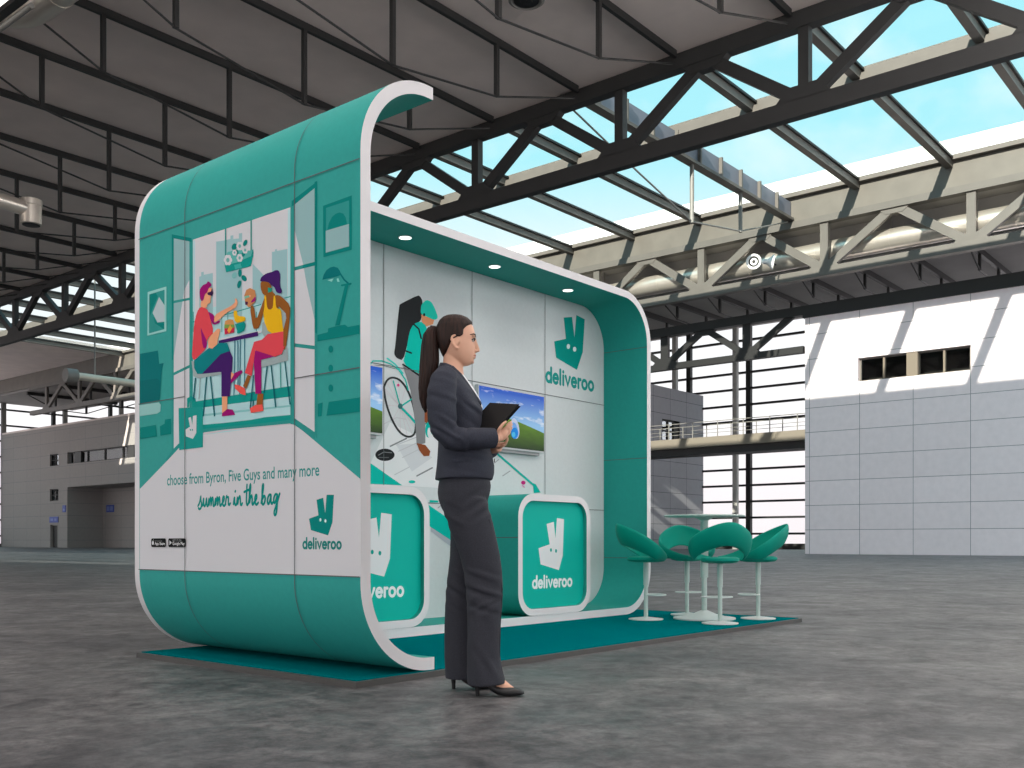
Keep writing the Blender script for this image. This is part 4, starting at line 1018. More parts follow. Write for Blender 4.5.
# ================================================================== bar table and stools
STW = mat('pale_green_white_lacquer', (188,205,200), 0.35)
STB = mat('white_lacquer', (214,222,220), 0.35)
SEAT = mat('teal_moulded_shell', (0,148,130), 0.55, spec=0.15)
tb = thing('bar_table', 'round white bar table in the middle of the four teal stools', 'table', (7.80, 4.30, ZB))
MB().lathe([(0.001,0.932),(0.345,0.932),(0.35,0.936),(0.35,0.944),(0.345,0.948),(0.001,0.948)], 56, 0, (7.80,4.30,0)).build('table_top', STW, tb, smooth=40)
MB().lathe([(0.024,0.09),(0.024,0.40),(0.034,0.40),(0.034,0.90),(0.09,0.932)], 24, 0, (7.80,4.30,0)).build('pole', STW, tb, smooth=40)
MB().lathe([(0.001,ZB),(0.27,ZB),(0.27,ZB+0.012),(0.20,ZB+0.02),(0.10,ZB+0.045),(0.03,ZB+0.075),(0.001,ZB+0.076)], 48, 0, (7.80,4.30,0)).build('base', STB, tb, smooth=50)
def make_stool(label):                              # built at the origin, backrest towards +x
    t = thing('bar_stool', label, 'stool', (0,0,0), 'teal bar stools around the white table')
    MB().lathe([(0.001,0),(0.150,0),(0.150,0.008),(0.10,0.014),(0.03,0.022),(0.001,0.022)], 40).build('base', STB, t, smooth=50)
    MB().lathe([(0.018,0.018),(0.018,0.30),(0.023,0.30),(0.023,0.515),(0.001,0.515)], 20).build('pole', STW, t, smooth=40)
    fr = MB().torus((0,0,0.215), 0.085, 0.0065, 32, 8, 0); fr.v = [(x-0.085, y*1.5, z) for x, y, z in fr.v]
    fr.build('foot_ring', STB, t, smooth=60)
    # seat pan
    rs = []
    for rr, z in ((0.02,0.500),(0.09,0.498),(0.14,0.506),(0.158,0.522),(0.155,0.54),(0.13,0.55),(0.02,0.546)):
        rs.append([(rr*1.08*math.cos(2*PI*k/40)-0.005, rr*math.sin(2*PI*k/40), z) for k in range(40)])
    MB().rings(rs).build('seat', SEAT, t, smooth=50)
    # one swept shell: tall at the back, joining the seat edge in front
    N = 64; up = []; lo = []
    for k in range(N+1):
        f = -PI*0.93 + 2*PI*0.93*k/N; h = (1+math.cos(f))/2; hh = h**1.15
        up.append((math.cos(f)*(0.165+0.100*hh)-0.01, math.sin(f)*(0.165+0.078*math.sin(f)**2+0.03*hh), 0.55+0.285*hh))
        lo.append((math.cos(f)*(0.145+0.065*h**2)-0.01, math.sin(f)*(0.150+0.055*math.sin(f)**2), 0.522+0.120*max(0,(h-0.42)/0.58)**1.1))
    TK_ = 0.024; secs = []
    for k in range(N+1):
        u, l = Vector(up[k]), Vector(lo[k]); ax = (u-l); L_ = max(ax.length,0.03); ax.normalize()
        rad = Vector((u.x, u.y, 0)).normalized()
        nrm = (rad - ax*rad.dot(ax)).normalized()
        ring = []
        for j in range(16):
            a = 2*PI*j/16
            c_, s_ = math.cos(a), math.sin(a)
            sc_ = math.copysign(abs(c_)**0.6, c_); ss = math.copysign(abs(s_)**0.6, s_)
            bow = 0.022*(1-sc_*sc_)*min(1,L_/0.2)
            ring.append((u+l)/2 + ax*sc_*L_/2 + nrm*(ss*TK_/2 + bow))
        secs.append(ring)
    MB().rings(secs).build('backrest', SEAT, t, smooth=60)
    return t
spots = [(7.43,3.95,'teal bar stool nearest the platform front, its back towards the camera'),
         (7.41,4.655,'teal bar stool beside the rounded white edge of the stand'),
         (8.11,4.65,'teal bar stool behind the table, facing the camera'),
         (8.11,3.94,'rightmost teal bar stool, at the corner of the platform')]
src = make_stool(spots[0][2])
for i, (x, y, lab) in enumerate(spots):
    o = src if i == 0 else copy_tree(src)
    o.location = (x, y, ZB); o.rotation_euler = (0, 0, math.atan2(y-4.30, x-7.77)); o['label'] = lab
lv = MB().tube([(0.0,0.0,0.36),(0.02,0.075,0.35)], 0.004, 6)
lv.build('height_lever', STB, src); MB().ell((0.022,0.083,0.349), (0.010,0.012,0.010), 8).build('lever_knob', STEELB, src, smooth=60)

# ================================================================== the woman (local x = forward, y = away from the camera, z up)
PD = 4.74
PS = FOC / PD
PC = Vector((PD*CT + (470-512)/FOC*PD*ST, PD*ST - (470-512)/FOC*PD*CT, 0))
PROT = Matrix.Rotation(-(PI/2 - TH), 4, 'Z')
def lx(px): return (px - 470.0) / PS
def lz(py): return CH + (HZ - py) / PS
def ring(py, xb, xf, hw, yc=0.0, n=40, e=2.0, tilt=0.0):
    cx, rx = (lx(xb)+lx(xf))/2, (lx(xf)-lx(xb))/2
    out = []
    for k in range(n):
        a = 2*PI*k/n; c, s = math.cos(a), math.sin(a)
        c2, s2 = math.copysign(abs(c)**(2/e), c), math.copysign(abs(s)**(2/e), s)
        out.append(Vector((cx + rx*c2, yc + hw*s2, lz(py) + tilt*c2)))
    return out
def loftmb(mb, rows, **kw): return mb.rings([ring(*r[:4], *(r[4:] or ()), **kw) for r in rows])
def P3(px, y, py): return Vector((lx(px), y, lz(py)))

SKIN = mat('skin', (232,180,152), 0.5, noise=0.04, nscale=14)
LIPS = mat('lips', (192,108,98), 0.4)
SUIT = mat('charcoal_suit_cloth', (46,50,63), 0.85, noise=0.16, nscale=160, bump=0.15)
SUITT = mat('charcoal_trouser_cloth', (44,46,55), 0.85, noise=0.16, nscale=160, bump=0.15)
SHIRT = mat('white_blouse', (228,230,234), 0.7)
BLK = mat('black_leather', (26,26,28), 0.45)
def hair_mat():
    m = bpy.data.materials.new('dark_brown_hair'); m.use_nodes = True
    nt = m.node_tree; b = nt.nodes['Principled BSDF']; L = nt.links
    tc = nt.nodes.new('ShaderNodeTexCoord'); mp = nt.nodes.new('ShaderNodeMapping'); mp.inputs['Scale'].default_value = (90,90,5)
    n = nt.nodes.new('ShaderNodeTexNoise'); n.inputs['Scale'].default_value = 1.0; n.inputs['Detail'].default_value = 4
    L.new(tc.outputs['Object'], mp.inputs[0]); L.new(mp.outputs[0], n.inputs['Vector'])
    r = nt.nodes.new('ShaderNodeValToRGB'); r.color_ramp.elements[0].position = 0.3; r.color_ramp.elements[1].position = 0.75
    r.color_ramp.elements[0].color = (*lin((22,13,10)),1); r.color_ramp.elements[1].color = (*lin((58,34,26)),1)
    L.new(n.outputs['Fac'], r.inputs['Fac']); L.new(r.outputs['Color'], b.inputs['Base Color'])
    b.inputs['Roughness'].default_value = 0.55; b.inputs['Specular IOR Level'].default_value = 0.3
    bp_ = nt.nodes.new('ShaderNodeBump'); bp_.inputs['Strength'].default_value = 0.4; bp_.inputs['Distance'].default_value = 0.004
    L.new(n.outputs['Fac'], bp_.inputs['Height']); L.new(bp_.outputs['Normal'], b.inputs['Normal'])
    return m
HAIR = hair_mat()

HEAD = [(316.5,452,458,0.014),(317.3,447.5,462.5,0.036),(319,444,466.5,0.052),(322,441,470,0.064),(327,438.7,473.3,0.072),(333,438.2,475,0.075),
        (338,438.6,475.6,0.076),(341.5,439.2,474.6,0.0755),(346,440.5,475.0,0.074),(350,442,475.2,0.070),(354,443.5,475.0,0.065),(357,445.5,474.4,0.060),
        (360,448,473.6,0.053),(362.6,452,472.6,0.043),(364.6,457,470.6,0.031),(365.6,461,468,0.018)]
def head_ring(py, xb, xf, hw, n=48):           # egg section: the jaw and face narrow towards the front
    cx, rx = (lx(xb)+lx(xf))/2, (lx(xf)-lx(xb))/2; out = []
    low = max(0.0, min(1.0, (py-345)/18))
    for k in range(n):
        a = 2*PI*k/n; c, s = math.cos(a), math.sin(a)
        w = hw * (1 - 0.20*max(0,c)**2 * (0.6+0.7*low))
        out.append(Vector((cx + rx*c, w*math.copysign(abs(s)**0.92, s), lz(py))))
    return out
def arm(mb, pts, rad, flat=1.0, n=20): mb.tube([P3(*p) for p in pts], rad, n, flat=flat)

body = MB()
body.rings([head_ring(*r) for r in HEAD])
# neck and inner trunk
loftmb(body, [(349,443.5,460,0.050),(356,443.5,462.5,0.050),(363,443,463.2,0.050),(369,442.5,463.2,0.054),(375,441.5,464,0.066),(380,440,466,0.10),(388,439,470,0.13),(400,441,474,0.145),(420,444,478,0.135),(445,445,481,0.135),(470,445,486,0.15),(495,446,483,0.155),(515,452,484,0.15),(524,456,484,0.13)])
for sy, kk in ((-1, [(467,-0.085,505),(480,-0.09,560),(486,-0.09,600),(485,-0.095,640),(485,-0.10,664),(486,-0.105,674)]), (1, [(463,0.085,505),(464,0.09,560),(463,0.09,600),(462,0.09,640),(463,0.095,660),(463,0.10,668)])):
    arm(body, kk, [0.068,0.056,0.048,0.046,0.036,0.032])
# feet inside the shoes
arm(body, [(483,-0.108,662),(488,-0.109,670),(495,-0.111,677.4),(502,-0.112,682),(508,-0.112,685),(515,-0.112,687.5)], [0.032,0.034,0.033,0.030,0.022,0.012])
arm(body, [(461,0.108,662),(464,0.109,668),(470,0.11,675),(477,0.112,680),(483,0.112,684),(489,0.112,687.5)], [0.030,0.032,0.030,0.027,0.021,0.014])
# arms inside the sleeves
arm(body, [(447,-0.15,384),(445,-0.19,410),(446,-0.215,440),(466,-0.20,443),(486,-0.165,442.5),(494,-0.148,441.5),(498,-0.142,440)], [0.045,0.043,0.036,0.034,0.028,0.024,0.024])
arm(body, [(449,0.15,384),(447,0.19,410),(449,0.215,438),(468,0.17,444),(486,0.07,447),(494,0.025,448),(499,0.0,447)], [0.045,0.043,0.036,0.034,0.028,0.024,0.024])
# right hand (near): palm under the folder, four fingers reaching up its far edge, thumb on the near side
body.ell(P3(501.5,-0.128,437.5), (0.036,0.016,0.030), 10, R=Matrix.Rotation(-0.72,3,'Y'))
body.ell(P3(497.5,-0.138,440.5), (0.026,0.018,0.024), 10)
def finger(pts, r0=0.0085, r1=0.0062): n = len(pts); body.tube([P3(*p) for p in pts], [r0 + (r1-r0)*i/(n-1) for i in range(n)], 10); body.ell(P3(*pts[-1]), (r1,r1,r1), 6)
finger([(503.5,-0.132,433.5),(506.5,-0.136,429.5),(509.2,-0.128,426.2),(511.2,-0.112,424.8)])
finger([(505,-0.122,435.5),(508.6,-0.126,431.2),(511.0,-0.116,428.0),(512.0,-0.100,426.8)])
finger([(505.4,-0.112,437.8),(509.0,-0.114,434.0),(511.2,-0.104,431.2),(511.6,-0.090,429.6)])
finger([(504.4,-0.102,440.2),(507.4,-0.102,437.4),(509.4,-0.094,435.2),(510.0,-0.082,433.8)], 0.0075, 0.0056)
finger([(498.5,-0.150,436.5),(500.2,-0.160,432.0),(503.2,-0.160,428.2),(506.0,-0.154,425.6)], 0.0098, 0.0070)
# left hand (far): supports the folder from below
body.ell(P3(501,-0.02,445.5), (0.028,0.030,0.014), 10, R=Matrix.Rotation(-0.3,3,'Y'))
for i, (dy, l) in enumerate(((-0.045,1.0),(-0.027,1.1),(-0.008,1.05),(0.010,0.85))):
    finger([(502,dy,445.5),(504.5+1.2*l,dy-0.012,444.2),(504.5+2.6*l,dy-0.022,441.2),(504+3.0*l,dy-0.026,438.0)], 0.008, 0.006)
finger([(498,-0.035,447.5),(499,-0.058,449),(501.5,-0.075,448.5),(504,-0.082,446.5)], 0.009, 0.0068)
# nose, brow, cheeks, lips, chin, ears
body.tube([P3(474.6,0,338.5),P3(475.4,0,342),P3(476.6,0,346),P3(477.7,0,349.6),P3(477.2,0,351.8)], [0.007,0.0078,0.0092,0.0105,0.0090], 12)
body.ell(P3(478.4,0,350.8), (0.0078,0.0088,0.0068), 8)
for s in (-1, 1):
    body.ell(P3(475.4,s*0.010,351.4), (0.010,0.0075,0.0064), 8)
    body.ell(P3(473.6,s*0.026,337.3), (0.010,0.020,0.0062), 8)
    # ear: rim, lobe, inner plate
    ec = lambda px, py: P3(px, s*(0.076 + 0.0022*(460-px)*0.45), py)
    body.tube([ec(p+0.6,q+2.4) for p, q in ((459.5,343.2),(459.4,339.8),(457.8,337),(455,336.2),(452.6,337.6),(451.8,340.5),(453,344),(455,347),(457,349.2),(458.6,348.6))], [0.0045,0.0050,0.0055,0.0060,0.0062,0.0060,0.0056,0.0062,0.0066,0.0050], 10)
    body.ell(P3(456.8,s*0.0768,344.9), (0.014,0.006,0.025), 8, R=Matrix.Rotation(0.25,3,'Y'))
body.ell(P3(474.9,0,355.3), (0.0075,0.021,0.0042), 8); body.ell(P3(474.4,0,357.7), (0.0075,0.019,0.0048), 8)
body.ell(P3(472.0,0,361.8), (0.011,0.018,0.011), 8)

person = thing('person', 'woman in a dark trouser suit with a long ponytail, holding a black folder', 'person', tuple(PC))
def pplace(o):
    o.parent = None; o.parent = person; o.matrix_parent_inverse = Matrix.Identity(4)
    return o
bme = remeshed(body, 0.0034, 8, 0.5)
bme.name = 'body'; bme.materials.append(SKIN); bme.materials.append(LIPS)
for p in bme.polygons:
    c = p.center
    if lx(472.8) < c.x and lz(359.3) < c.z < lz(354.4) and abs(c.y) < 0.021 - 2.0*abs(c.z-lz(356.5)) and c.x > lx(473.4): p.material_index = 1
pbody = pplace(link('body', bme))

def part(mb_or_me, name, mats, parent=pbody, smooth=40):
    if isinstance(mb_or_me, MB): o = mb_or_me.build(name, mats, None, smooth=smooth)
    else:
        me = mb_or_me; me.name = name
        for m in (mats if isinstance(mats, (list,tuple)) else [mats]): me.materials.append(m)
        o = link(name, me)
    o.parent = parent
    return o
# ---- hair: a cap grown from the head's own shape
HL = [(315,475.5),(320,475),(323,474),(325.5,471.3),(328.5,467.2),(332,464.4),(337.5,463.8),(339.6,461.0),(341,456.5),(343,452.6),(348,450.4),(353,447.6),(357.5,445.0),(361,442.0),(370,430)]
def hairline(py):
    for (a, b), (c, d) in zip(HL[:-1], HL[1:]):
        if a <= py <= c: return b + (d-b)*(py-a)/(c-a)
    return 474
hrows = []
def interp_head(py):
    for r, q in zip(HEAD[:-1], HEAD[1:]):
        if r[0] <= py <= q[0]:
            t = (py-r[0])/(q[0]-r[0]); return tuple(r[i]+(q[i]-r[i])*t for i in range(4))
hm = MB(); rows = []
py = 316.6
while py <= 359.5:
    r = head_ring(*interp_head(py), n=96); cx = (lx(interp_head(py)[1])+lx(interp_head(py)[2]))/2
    o = []
    for p in r:
        ppx = 470 + p.x*PS
        m_ = max(-1.0, min(1.0, (hairline(py) - ppx)/1.6))
        d = Vector((p.x-lx(456), p.y, (p.z-lz(336))*0.7)).normalized()
        back = max(0, -(p.x-lx(452)))*0.05
        o.append(p + d*((0.0075+back)*m_ if m_ > 0 else 0.012*m_))
    rows.append(o); py += 0.85
hm.rings(list(reversed(rows)))
hair = part(hm, 'hair', HAIR, smooth=180)
# ponytail
pt = MB()
path = [(437.5,0,329.5),(433,0,329),(430.5,0,334),(430,0,345),(429.6,0,360),(428,0,375),(425.6,0,388),(424.4,0,398),(424.5,0,406),(425.6,0,411.5)]
rad = [0.018,0.024,0.031,0.037,0.040,0.037,0.030,0.021,0.012,0.004]
pt.tube([P3(*p) for p in path], rad, 28, flat=0.85)
for k in range(16):
    a = 2*PI*k/16
    off = 0.62
    pts = []
    for i, p in enumerate(path):
        q = P3(*p); r_ = rad[i]*0.86
        pts.append(q + Vector((math.cos(a)*r_, math.sin(a)*r_*0.85, 0.006*math.sin(i*1.3+k))))
    pt.tube(pts, [max(0.002, r*0.30) for r in rad], 8)
tail = part(pt, 'ponytail', HAIR, hair, smooth=180)
tail['label'] = 'long straight ponytail'
MB_t = MB().tube([P3(438.8,0,329.8),P3(436.2,0,329.4)], 0.0205, 20)
part(MB_t, 'hair_tie', BLK, tail)
# ---- eyes and brows
for s in (-1, 1):
    e = MB().ell(P3(472.9,s*0.029,341.4), (0.0105,0.0105,0.0090), 12)
    eo = part(e, 'eye', mat('eye_white', (196,186,178), 0.3), smooth=180)
    part(MB().ell(P3(472.9,s*0.029,341.2)+Vector((0.0075,s*0.003,0)), (0.0044,0.0060,0.0064), 8), 'iris', mat('iris_brown', (58,40,30), 0.2), eo, smooth=180)
    lid = MB().tube([P3(473.4,s*0.016,341.0)+Vector((0.007,0,0)),P3(474.5,s*0.023,339.9)+Vector((0.004,0,0)),P3(474.2,s*0.034,339.9)+Vector((0.003,0,0)),P3(472.4,s*0.043,341.3)], [0.0022,0.0034,0.0034,0.002], 8)
    part(lid, 'eyelashes', mat('lash_dark', (46,32,28), 0.6), smooth=180)
    br = MB().tube([P3(475.2,s*0.014,337.0),P3(475.3,s*0.026,335.7),P3(474.0,s*0.040,335.6),P3(470.6,s*0.054,337.0)], [0.0026,0.0034,0.0030,0.0016], 8)
    part(br, 'eyebrow', mat('brow_brown', (74,50,40), 0.7), smooth=180)

# ---- jacket
jk = MB()
loftmb(jk, [(480.2,435.0,492.2,0.192),(474,435.8,494.2,0.190),(466,436.8,494.4,0.184),(456,437.6,492.4,0.174),(445,438.2,489.5,0.164),(432,438.4,487.5,0.158),(420,437.6,486,0.160),(410,435.8,483,0.168),(400,434,479,0.176),(392,433.4,474.2,0.180),(385,434.2,469,0.178),(379,436.4,464.5,0.160),(374,438.4,461,0.122),(369.5,440.3,457.5,0.088),(366.4,441.6,453.5,0.068)], n=56)
jk.tube([P3(*p) for p in ((449,-0.135,379),(446,-0.168,386),(444.6,-0.192,398),(444.6,-0.204,412),(445.6,-0.212,426),(448,-0.215,437),(453,-0.213,442.6),(462,-0.207,443.4),(474,-0.192,442.8),(486,-0.168,442.0),(495.4,-0.148,441.2))], [0.052,0.062,0.067,0.068,0.066,0.060,0.056,0.052,0.050,0.049,0.047], 24)
jk.tube([P3(*p) for p in ((450,0.135,379),(448,0.168,386),(446.6,0.192,398),(446.6,0.204,412),(448,0.212,426),(451,0.210,437),(457,0.200,443),(466,0.175,445),(476,0.125,446.4),(486,0.07,447.4),(493,0.035,448))], [0.052,0.062,0.066,0.066,0.064,0.058,0.055,0.051,0.048,0.046,0.043], 24)
jme = remeshed(jk, 0.0055, 7, 0.5)
# cloth folds: shallow ripples at the elbow, waist and upper arm
def ripple(me, spots_):
    for v in me.vertices:
        for (px, y, py, rad_, dx, dz, wl, amp) in spots_:
            c = P3(px, y, py); d = (v.co - c); r = d.length
            if r < rad_:
                ph = (d.x*dx + d.z*dz)/wl*2*PI
                v.co += v.normal * amp * math.sin(ph + 0.6*math.sin(ph*0.37+d.z*40)) * (1-(r/rad_)**2)**2
ripple(jme, [(448,-0.22,438,0.13,0.55,0.83,0.040,0.0055),(468,-0.22,443,0.10,0.9,-0.4,0.045,0.0035),(446,-0.22,404,0.14,0.35,0.93,0.06,0.0035),(466,-0.17,458,0.15,0.2,0.98,0.055,0.0035),(476,-0.12,412,0.12,0.6,0.8,0.05,0.004)])
jacket = part(jme, 'jacket', SUIT)
# lapel and collar, blouse
lp = MB()
for s in (-1, 1):
    a = [P3(446,s*0.066,365.8),P3(454,s*0.073,369.5),P3(461.5,s*0.074,376.5),P3(467.5,s*0.066,384.5),P3(473.5,s*0.052,393),P3(480.5,s*0.030,403)]
    b = [P3(445,s*0.080,369.2),P3(452.5,s*0.104,376.5),P3(460,s*0.116,385),P3(467,s*0.106,393),P3(474.5,s*0.080,400),P3(481.2,s*0.034,406.5)]
    rs = []
    for p, q in zip(a, b):
        n_ = Vector((0.5, s*0.75, 0.45)).normalized()*0.006
        rs.append([p-n_*1.2, p+n_, (p+q)/2+n_*1.6, q+n_*0.8, q-n_*1.2])
    lp.rings(rs)
part(lp, 'lapel', SUIT, jacket, smooth=60)
co = MB(); pts = [P3(453,0.075,369.5),P3(446,0.068,365.4),P3(441.6,0.035,363.9),P3(440.4,0,363.5),P3(441.6,-0.035,363.9),P3(446,-0.068,365.4),P3(453,-0.075,369.5)]
rs = []
for p in pts:
    o_ = Vector((p.x-lx(453), p.y, 0)).normalized()
    rs.append([p - o_*0.003, p + o_*0.004, p + o_*0.012 + Vector((0,0,-0.022)), p + o_*0.007 + Vector((0,0,-0.024))])
co.rings(rs); part(co, 'collar', SUIT, jacket, smooth=60)
bl = MB()
loftmb(bl, [(408,450,483.0,0.060),(400,448,480.4,0.066),(392,446,476.2,0.070),(385,445,471.4,0.072),(379,444,466.8,0.070),(374.5,443.5,463.6,0.062),(371.8,443.2,461.0,0.056)], n=40)
part(bl, 'blouse', SHIRT, smooth=60)
bt = MB().lathe([(0.001,0),(0.009,0),(0.009,0.004),(0.001,0.004)], 16)
bt.v = [tuple(P3(494.0,-0.03,461)+Vector((v[2]+0.001, v[0], v[1]))) for v in bt.v]
part(bt, 'jacket_button', BLK, jacket)
pk = MB().bar(P3(455,-0.189,463.5), P3(470,-0.186,462.5), 0.004, 0.014)
part(pk, 'pocket_flap', SUIT, jacket)

# ---- trousers
tr_ = MB()
loftmb(tr_, [(474.0,440.0,489.0,0.166),(480.0,439.6,490.0,0.174),(486.0,438.3,491.0,0.180),(493.0,437.7,490.0,0.184),(500.0,438.7,487.8,0.185),(508.0,441.5,488.2,0.183),(516.0,446.3,490.7,0.183),(522.0,449.7,490.7,0.170)], n=56)
loftmb(tr_, [(500.0,443.5,486.8,0.092,-0.088),(512.0,445.5,489.8,0.093,-0.089),(524.0,449.2,493.3,0.097,-0.090),(540.0,455.7,496.9,0.094,-0.091),(556.0,461.2,500.3,0.090,-0.092),(572.0,464.9,502.3,0.085,-0.094),(588.0,466.9,503.1,0.083,-0.096),(604.0,467.7,502.7,0.084,-0.098),(621.8,467.9,500.9,0.087,-0.100),(639.6,467.7,499.9,0.090,-0.102),(655.4,467.7,500.5,0.093,-0.104),(667.3,467.7,502.7,0.095,-0.105),(675.2,468.1,504.7,0.096,-0.106),(680.8,468.5,506.1,0.097,-0.106)], n=40, tilt=0.005)
loftmb(tr_, [(500.0,443.5,480.4,0.092,0.088),(512.0,447.5,480.4,0.092,0.089),(524.0,449.1,481.2,0.095,0.090),(540.0,449.2,480.7,0.092,0.090),(556.0,448.7,479.7,0.088,0.091),(572.0,446.9,478.7,0.085,0.092),(588.0,445.1,478.1,0.083,0.094),(604.2,443.9,478.1,0.084,0.096),(622.9,443.1,479.1,0.087,0.098),(641.6,442.9,480.7,0.090,0.100),(658.2,443.1,482.3,0.093,0.102),(670.7,443.5,484.1,0.095,0.104),(680.6,443.9,486.7,0.096,0.105)], n=40, tilt=0.002)
tme = remeshed(tr_, 0.0055, 6, 0.5)
ripple(tme, [(482,-0.18,590,0.17,0.35,0.93,0.060,0.006),(486,-0.14,604,0.10,-0.5,0.86,0.045,0.004),(458,0.02,592,0.14,0.6,0.8,0.06,0.006),(484,-0.16,505,0.13,0.55,-0.83,0.05,0.005),(450,-0.12,520,0.14,0.5,0.86,0.06,0.004),(474,-0.19,640,0.22,1.0,0.12,0.09,0.004),(488,-0.18,660,0.14,0.95,0.3,0.07,0.004)])
trousers = part(tme, 'trousers', SUITT)
trousers['label'] = 'dark straight-legged trousers'
# front crease
cr = MB().tube([P3(p, y, q) for p, y, q in ((489.5,-0.135,520),(497.6,-0.125,556),(502.4,-0.118,588),(500.4,-0.118,622),(499.6,-0.122,656),(504.4,-0.125,680))], 0.004, 6)
part(cr, 'trouser_crease', SUITT, trousers)

# ---- shoes
def shoe(px0, yc, pyg):
    g = lz(pyg)
    X = lambda dpx: lx(px0 + dpx)
    rows_ = [(-4.2,0.070,0.118,0.018),(-2.5,0.062,0.130,0.029),(2,0.055,0.122,0.033),(8,0.044,0.096,0.034),(14,0.024,0.070,0.037),(20,0.008,0.052,0.041),(26,0.002,0.045,0.044),(32,0.001,0.043,0.043),(38,0.003,0.039,0.037),(43,0.005,0.031,0.026),(46.3,0.009,0.023,0.011)]
    rs = []
    for dx, zb, zt, hw in rows_:
        cz, hz = (zb+zt)/2, (zt-zb)/2
        rr = []
        for k in range(24):
            a = 2*PI*k/24; c, s = math.cos(a), math.sin(a)
            w = hw*math.copysign(abs(c)**0.75, c); z_ = cz + hz*math.copysign(abs(s)**(0.6 if s < 0 else 0.9), s)
            rr.append(Vector((X(dx), yc + w, g + z_)))
        rs.append(rr)
    up_ = MB().rings(rs)
    o = part(up_, 'shoe', BLK, smooth=60); o['label'] = 'black high-heeled court shoe'
    h = MB(); hs = []
    for zz, r1, r2, dx in ((0.075,0.022,0.024,-0.2),(0.05,0.013,0.014,0.4),(0.025,0.010,0.011,0.6),(0.0,0.009,0.010,0.7)):
        hs.append([Vector((X(dx)+r1*math.cos(2*PI*k/16), yc+r2*math.sin(2*PI*k/16), g+zz)) for k in range(16)])
    h.rings(hs); part(h, 'heel', BLK, o, smooth=60)
shoe(477.6, -0.112, 692.2); shoe(451.6, 0.112, 692.2)
# everything of the woman follows her rotation
person.rotation_euler = (0, 0, -(PI/2 - TH))

# ---- the folder in her hands (a thing of its own)
fo_ = thing('folder', 'black folder held in the hands of the woman', 'folder', tuple(PC))
TLp = P3(490.4, -0.045, 404.4); TRp = P3(519.2, -0.045-0.10, 408.8)
down = (P3(470,-0.06,427.5) - TLp)
u_ = (TRp - TLp); dn = down * 1.22
nrm = u_.cross(dn).normalized()
if nrm.y > 0: nrm = -nrm
def slab(mb, off0, off1, g0=0.0):
    a = [TLp + u_*g0 + dn*g0, TRp - u_*g0 + dn*g0, TRp - u_*g0 + dn*(1-g0), TLp + u_*g0 + dn*(1-g0)]
    return mb.rings([[p + nrm*off0 for p in a], [p + nrm*off1 for p in a]])
FB = mat('folder_black', (13,13,15), 0.5, spec=0.25)
fc = slab(MB(), -0.001, 0.0045).build('front_cover', FB, None, bevel=0.0015); fc.parent = fo_
bc = slab(MB(), -0.014, -0.0095).build('back_cover', FB, None, bevel=0.0015); bc.parent = fo_
pg = slab(MB(), -0.0094, -0.0012, 0.03).build('pages', mat('folder_inner', (40,40,42), 0.7), None); pg.parent = fo_
cl = MB().bar(TLp + u_*0.35 + nrm*0.005, TLp + u_*0.35 + dn*0.03 + nrm*0.005, 0.006, 0.003).build('clasp', mat('dark_metal', (60,60,62), 0.3, 0.8), None); cl.parent = fo_
fo_.rotation_euler = (0, 0, -(PI/2 - TH))

# ================================================================== sky, sun, downlight beams, added fill lights, camera
W = bpy.data.worlds.new('sky'); SC.world = W; W.use_nodes = True
nt = W.node_tree; nt.nodes.clear(); L = nt.links
out = nt.nodes.new('ShaderNodeOutputWorld'); bg = nt.nodes.new('ShaderNodeBackground')
tc = nt.nodes.new('ShaderNodeTexCoord'); sp = nt.nodes.new('ShaderNodeSeparateXYZ'); L.new(tc.outputs['Generated'], sp.inputs[0])
rp = nt.nodes.new('ShaderNodeValToRGB'); e = rp.color_ramp.elements
e[0].position = 0.0; e[0].color = (0.86,0.80,0.82,1); e[1].position = 1.0; e[1].color = (0.42,0.74,0.92,1)
for p_, c_ in ((0.05,(0.90,0.84,0.86)),(0.13,(0.96,0.95,0.96)),(0.27,(0.86,0.92,0.95)),(0.36,(0.43,0.84,0.92)),(0.6,(0.38,0.80,0.91))):
    k = e.new(p_); k.color = (*c_, 1)
L.new(sp.outputs['Z'], rp.inputs['Fac'])
mp = nt.nodes.new('ShaderNodeMapping'); mp.inputs['Scale'].default_value = (1.2, 4.0, 6.0); L.new(tc.outputs['Generated'], mp.inputs[0])
n = nt.nodes.new('ShaderNodeTexNoise'); n.inputs['Scale'].default_value = 2.6; n.inputs['Detail'].default_value = 7; L.new(mp.outputs[0], n.inputs['Vector'])
cr = nt.nodes.new('ShaderNodeValToRGB'); cr.color_ramp.elements[0].position = 0.5; cr.color_ramp.elements[1].position = 0.8; cr.color_ramp.elements[1].color = (0.7,0.7,0.7,1); L.new(n.outputs['Fac'], cr.inputs['Fac'])
mx = nt.nodes.new('ShaderNodeMix'); mx.data_type = 'RGBA'; L.new(cr.outputs['Color'], mx.inputs['Factor']); L.new(rp.outputs['Color'], mx.inputs['A']); mx.inputs['B'].default_value = (0.95,0.97,0.98,1)
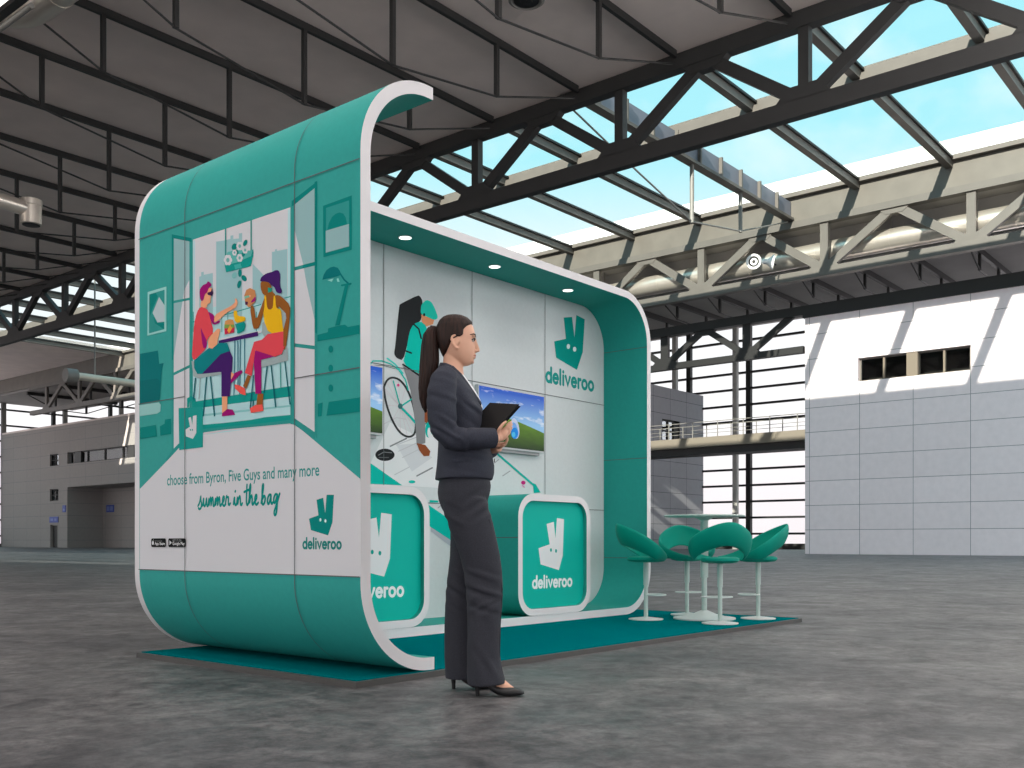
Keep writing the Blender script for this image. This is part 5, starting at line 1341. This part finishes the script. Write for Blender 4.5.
L.new(mx.outputs['Result'], bg.inputs['Color']); bg.inputs['Strength'].default_value = 2.1
L.new(bg.outputs[0], out.inputs['Surface'])

sun = bpy.data.lights.new('sun', 'SUN'); sun.energy = 16.0; sun.angle = math.radians(0.53); sun.color = (1.0,0.91,0.79)
so = bpy.data.objects.new('sun', sun); COL.objects.link(so)
so.rotation_euler = Vector((1.0, 0.161, -0.414)).to_track_quat('-Z', 'Y').to_euler()
for x in (5.19, 6.21, 7.22):
    l = bpy.data.lights.new('downlight_beam', 'SPOT'); l.energy = 2.0; l.spot_size = math.radians(100); l.spot_blend = 0.8; l.shadow_soft_size = 0.04; l.color = (1,0.97,0.92)
    o = bpy.data.objects.new('downlight_beam', l); COL.objects.link(o); o.location = (x, 5.36, RZ-RT-0.02)

spots_l = [(ix, iy, 260) for ix in (-10, -4, 2, 8) for iy in (-9, -3, 3, 9)] + [(14,-4,260),(14,2,260),(14,9,240),(20,-4,260),(20,3,240),(8,19.5,200),(23,4,300),(17,8,300)]  # fill lights without fixtures, added out of view to brighten the hall
for ix, iy, en in spots_l:
    if True:
        l = bpy.data.lights.new('added_fill_light', 'POINT'); l.shadow_soft_size = 0.5; l.energy = en; l.color = (1,0.985,0.96)
        o = bpy.data.objects.new('added_fill_light', l); COL.objects.link(o); o.location = (ix, iy, 12.6)
cam = bpy.data.cameras.new('camera'); cam.sensor_width = 36; cam.lens = FOC*36/1024; cam.shift_y = (HZ-384)/1024; cam.clip_end = 800; cam.clip_start = 0.05
co_ = bpy.data.objects.new('camera', cam); COL.objects.link(co_); co_.location = (0, 0, CH); co_.rotation_euler = (PI/2, 0, -(PI/2 - TH))
SC.camera = co_
vs_ = SC.view_settings; vs_.view_transform = 'Standard'; vs_.look = 'None'; vs_.gamma = 1.0; vs_.use_curve_mapping = False; vs_.exposure = 0.0
SC.cycles.max_bounces = 8; SC.cycles.diffuse_bounces = 5; SC.cycles.glossy_bounces = 4; SC.cycles.transparent_max_bounces = 16; SC.cycles.sample_clamp_indirect = 6.0
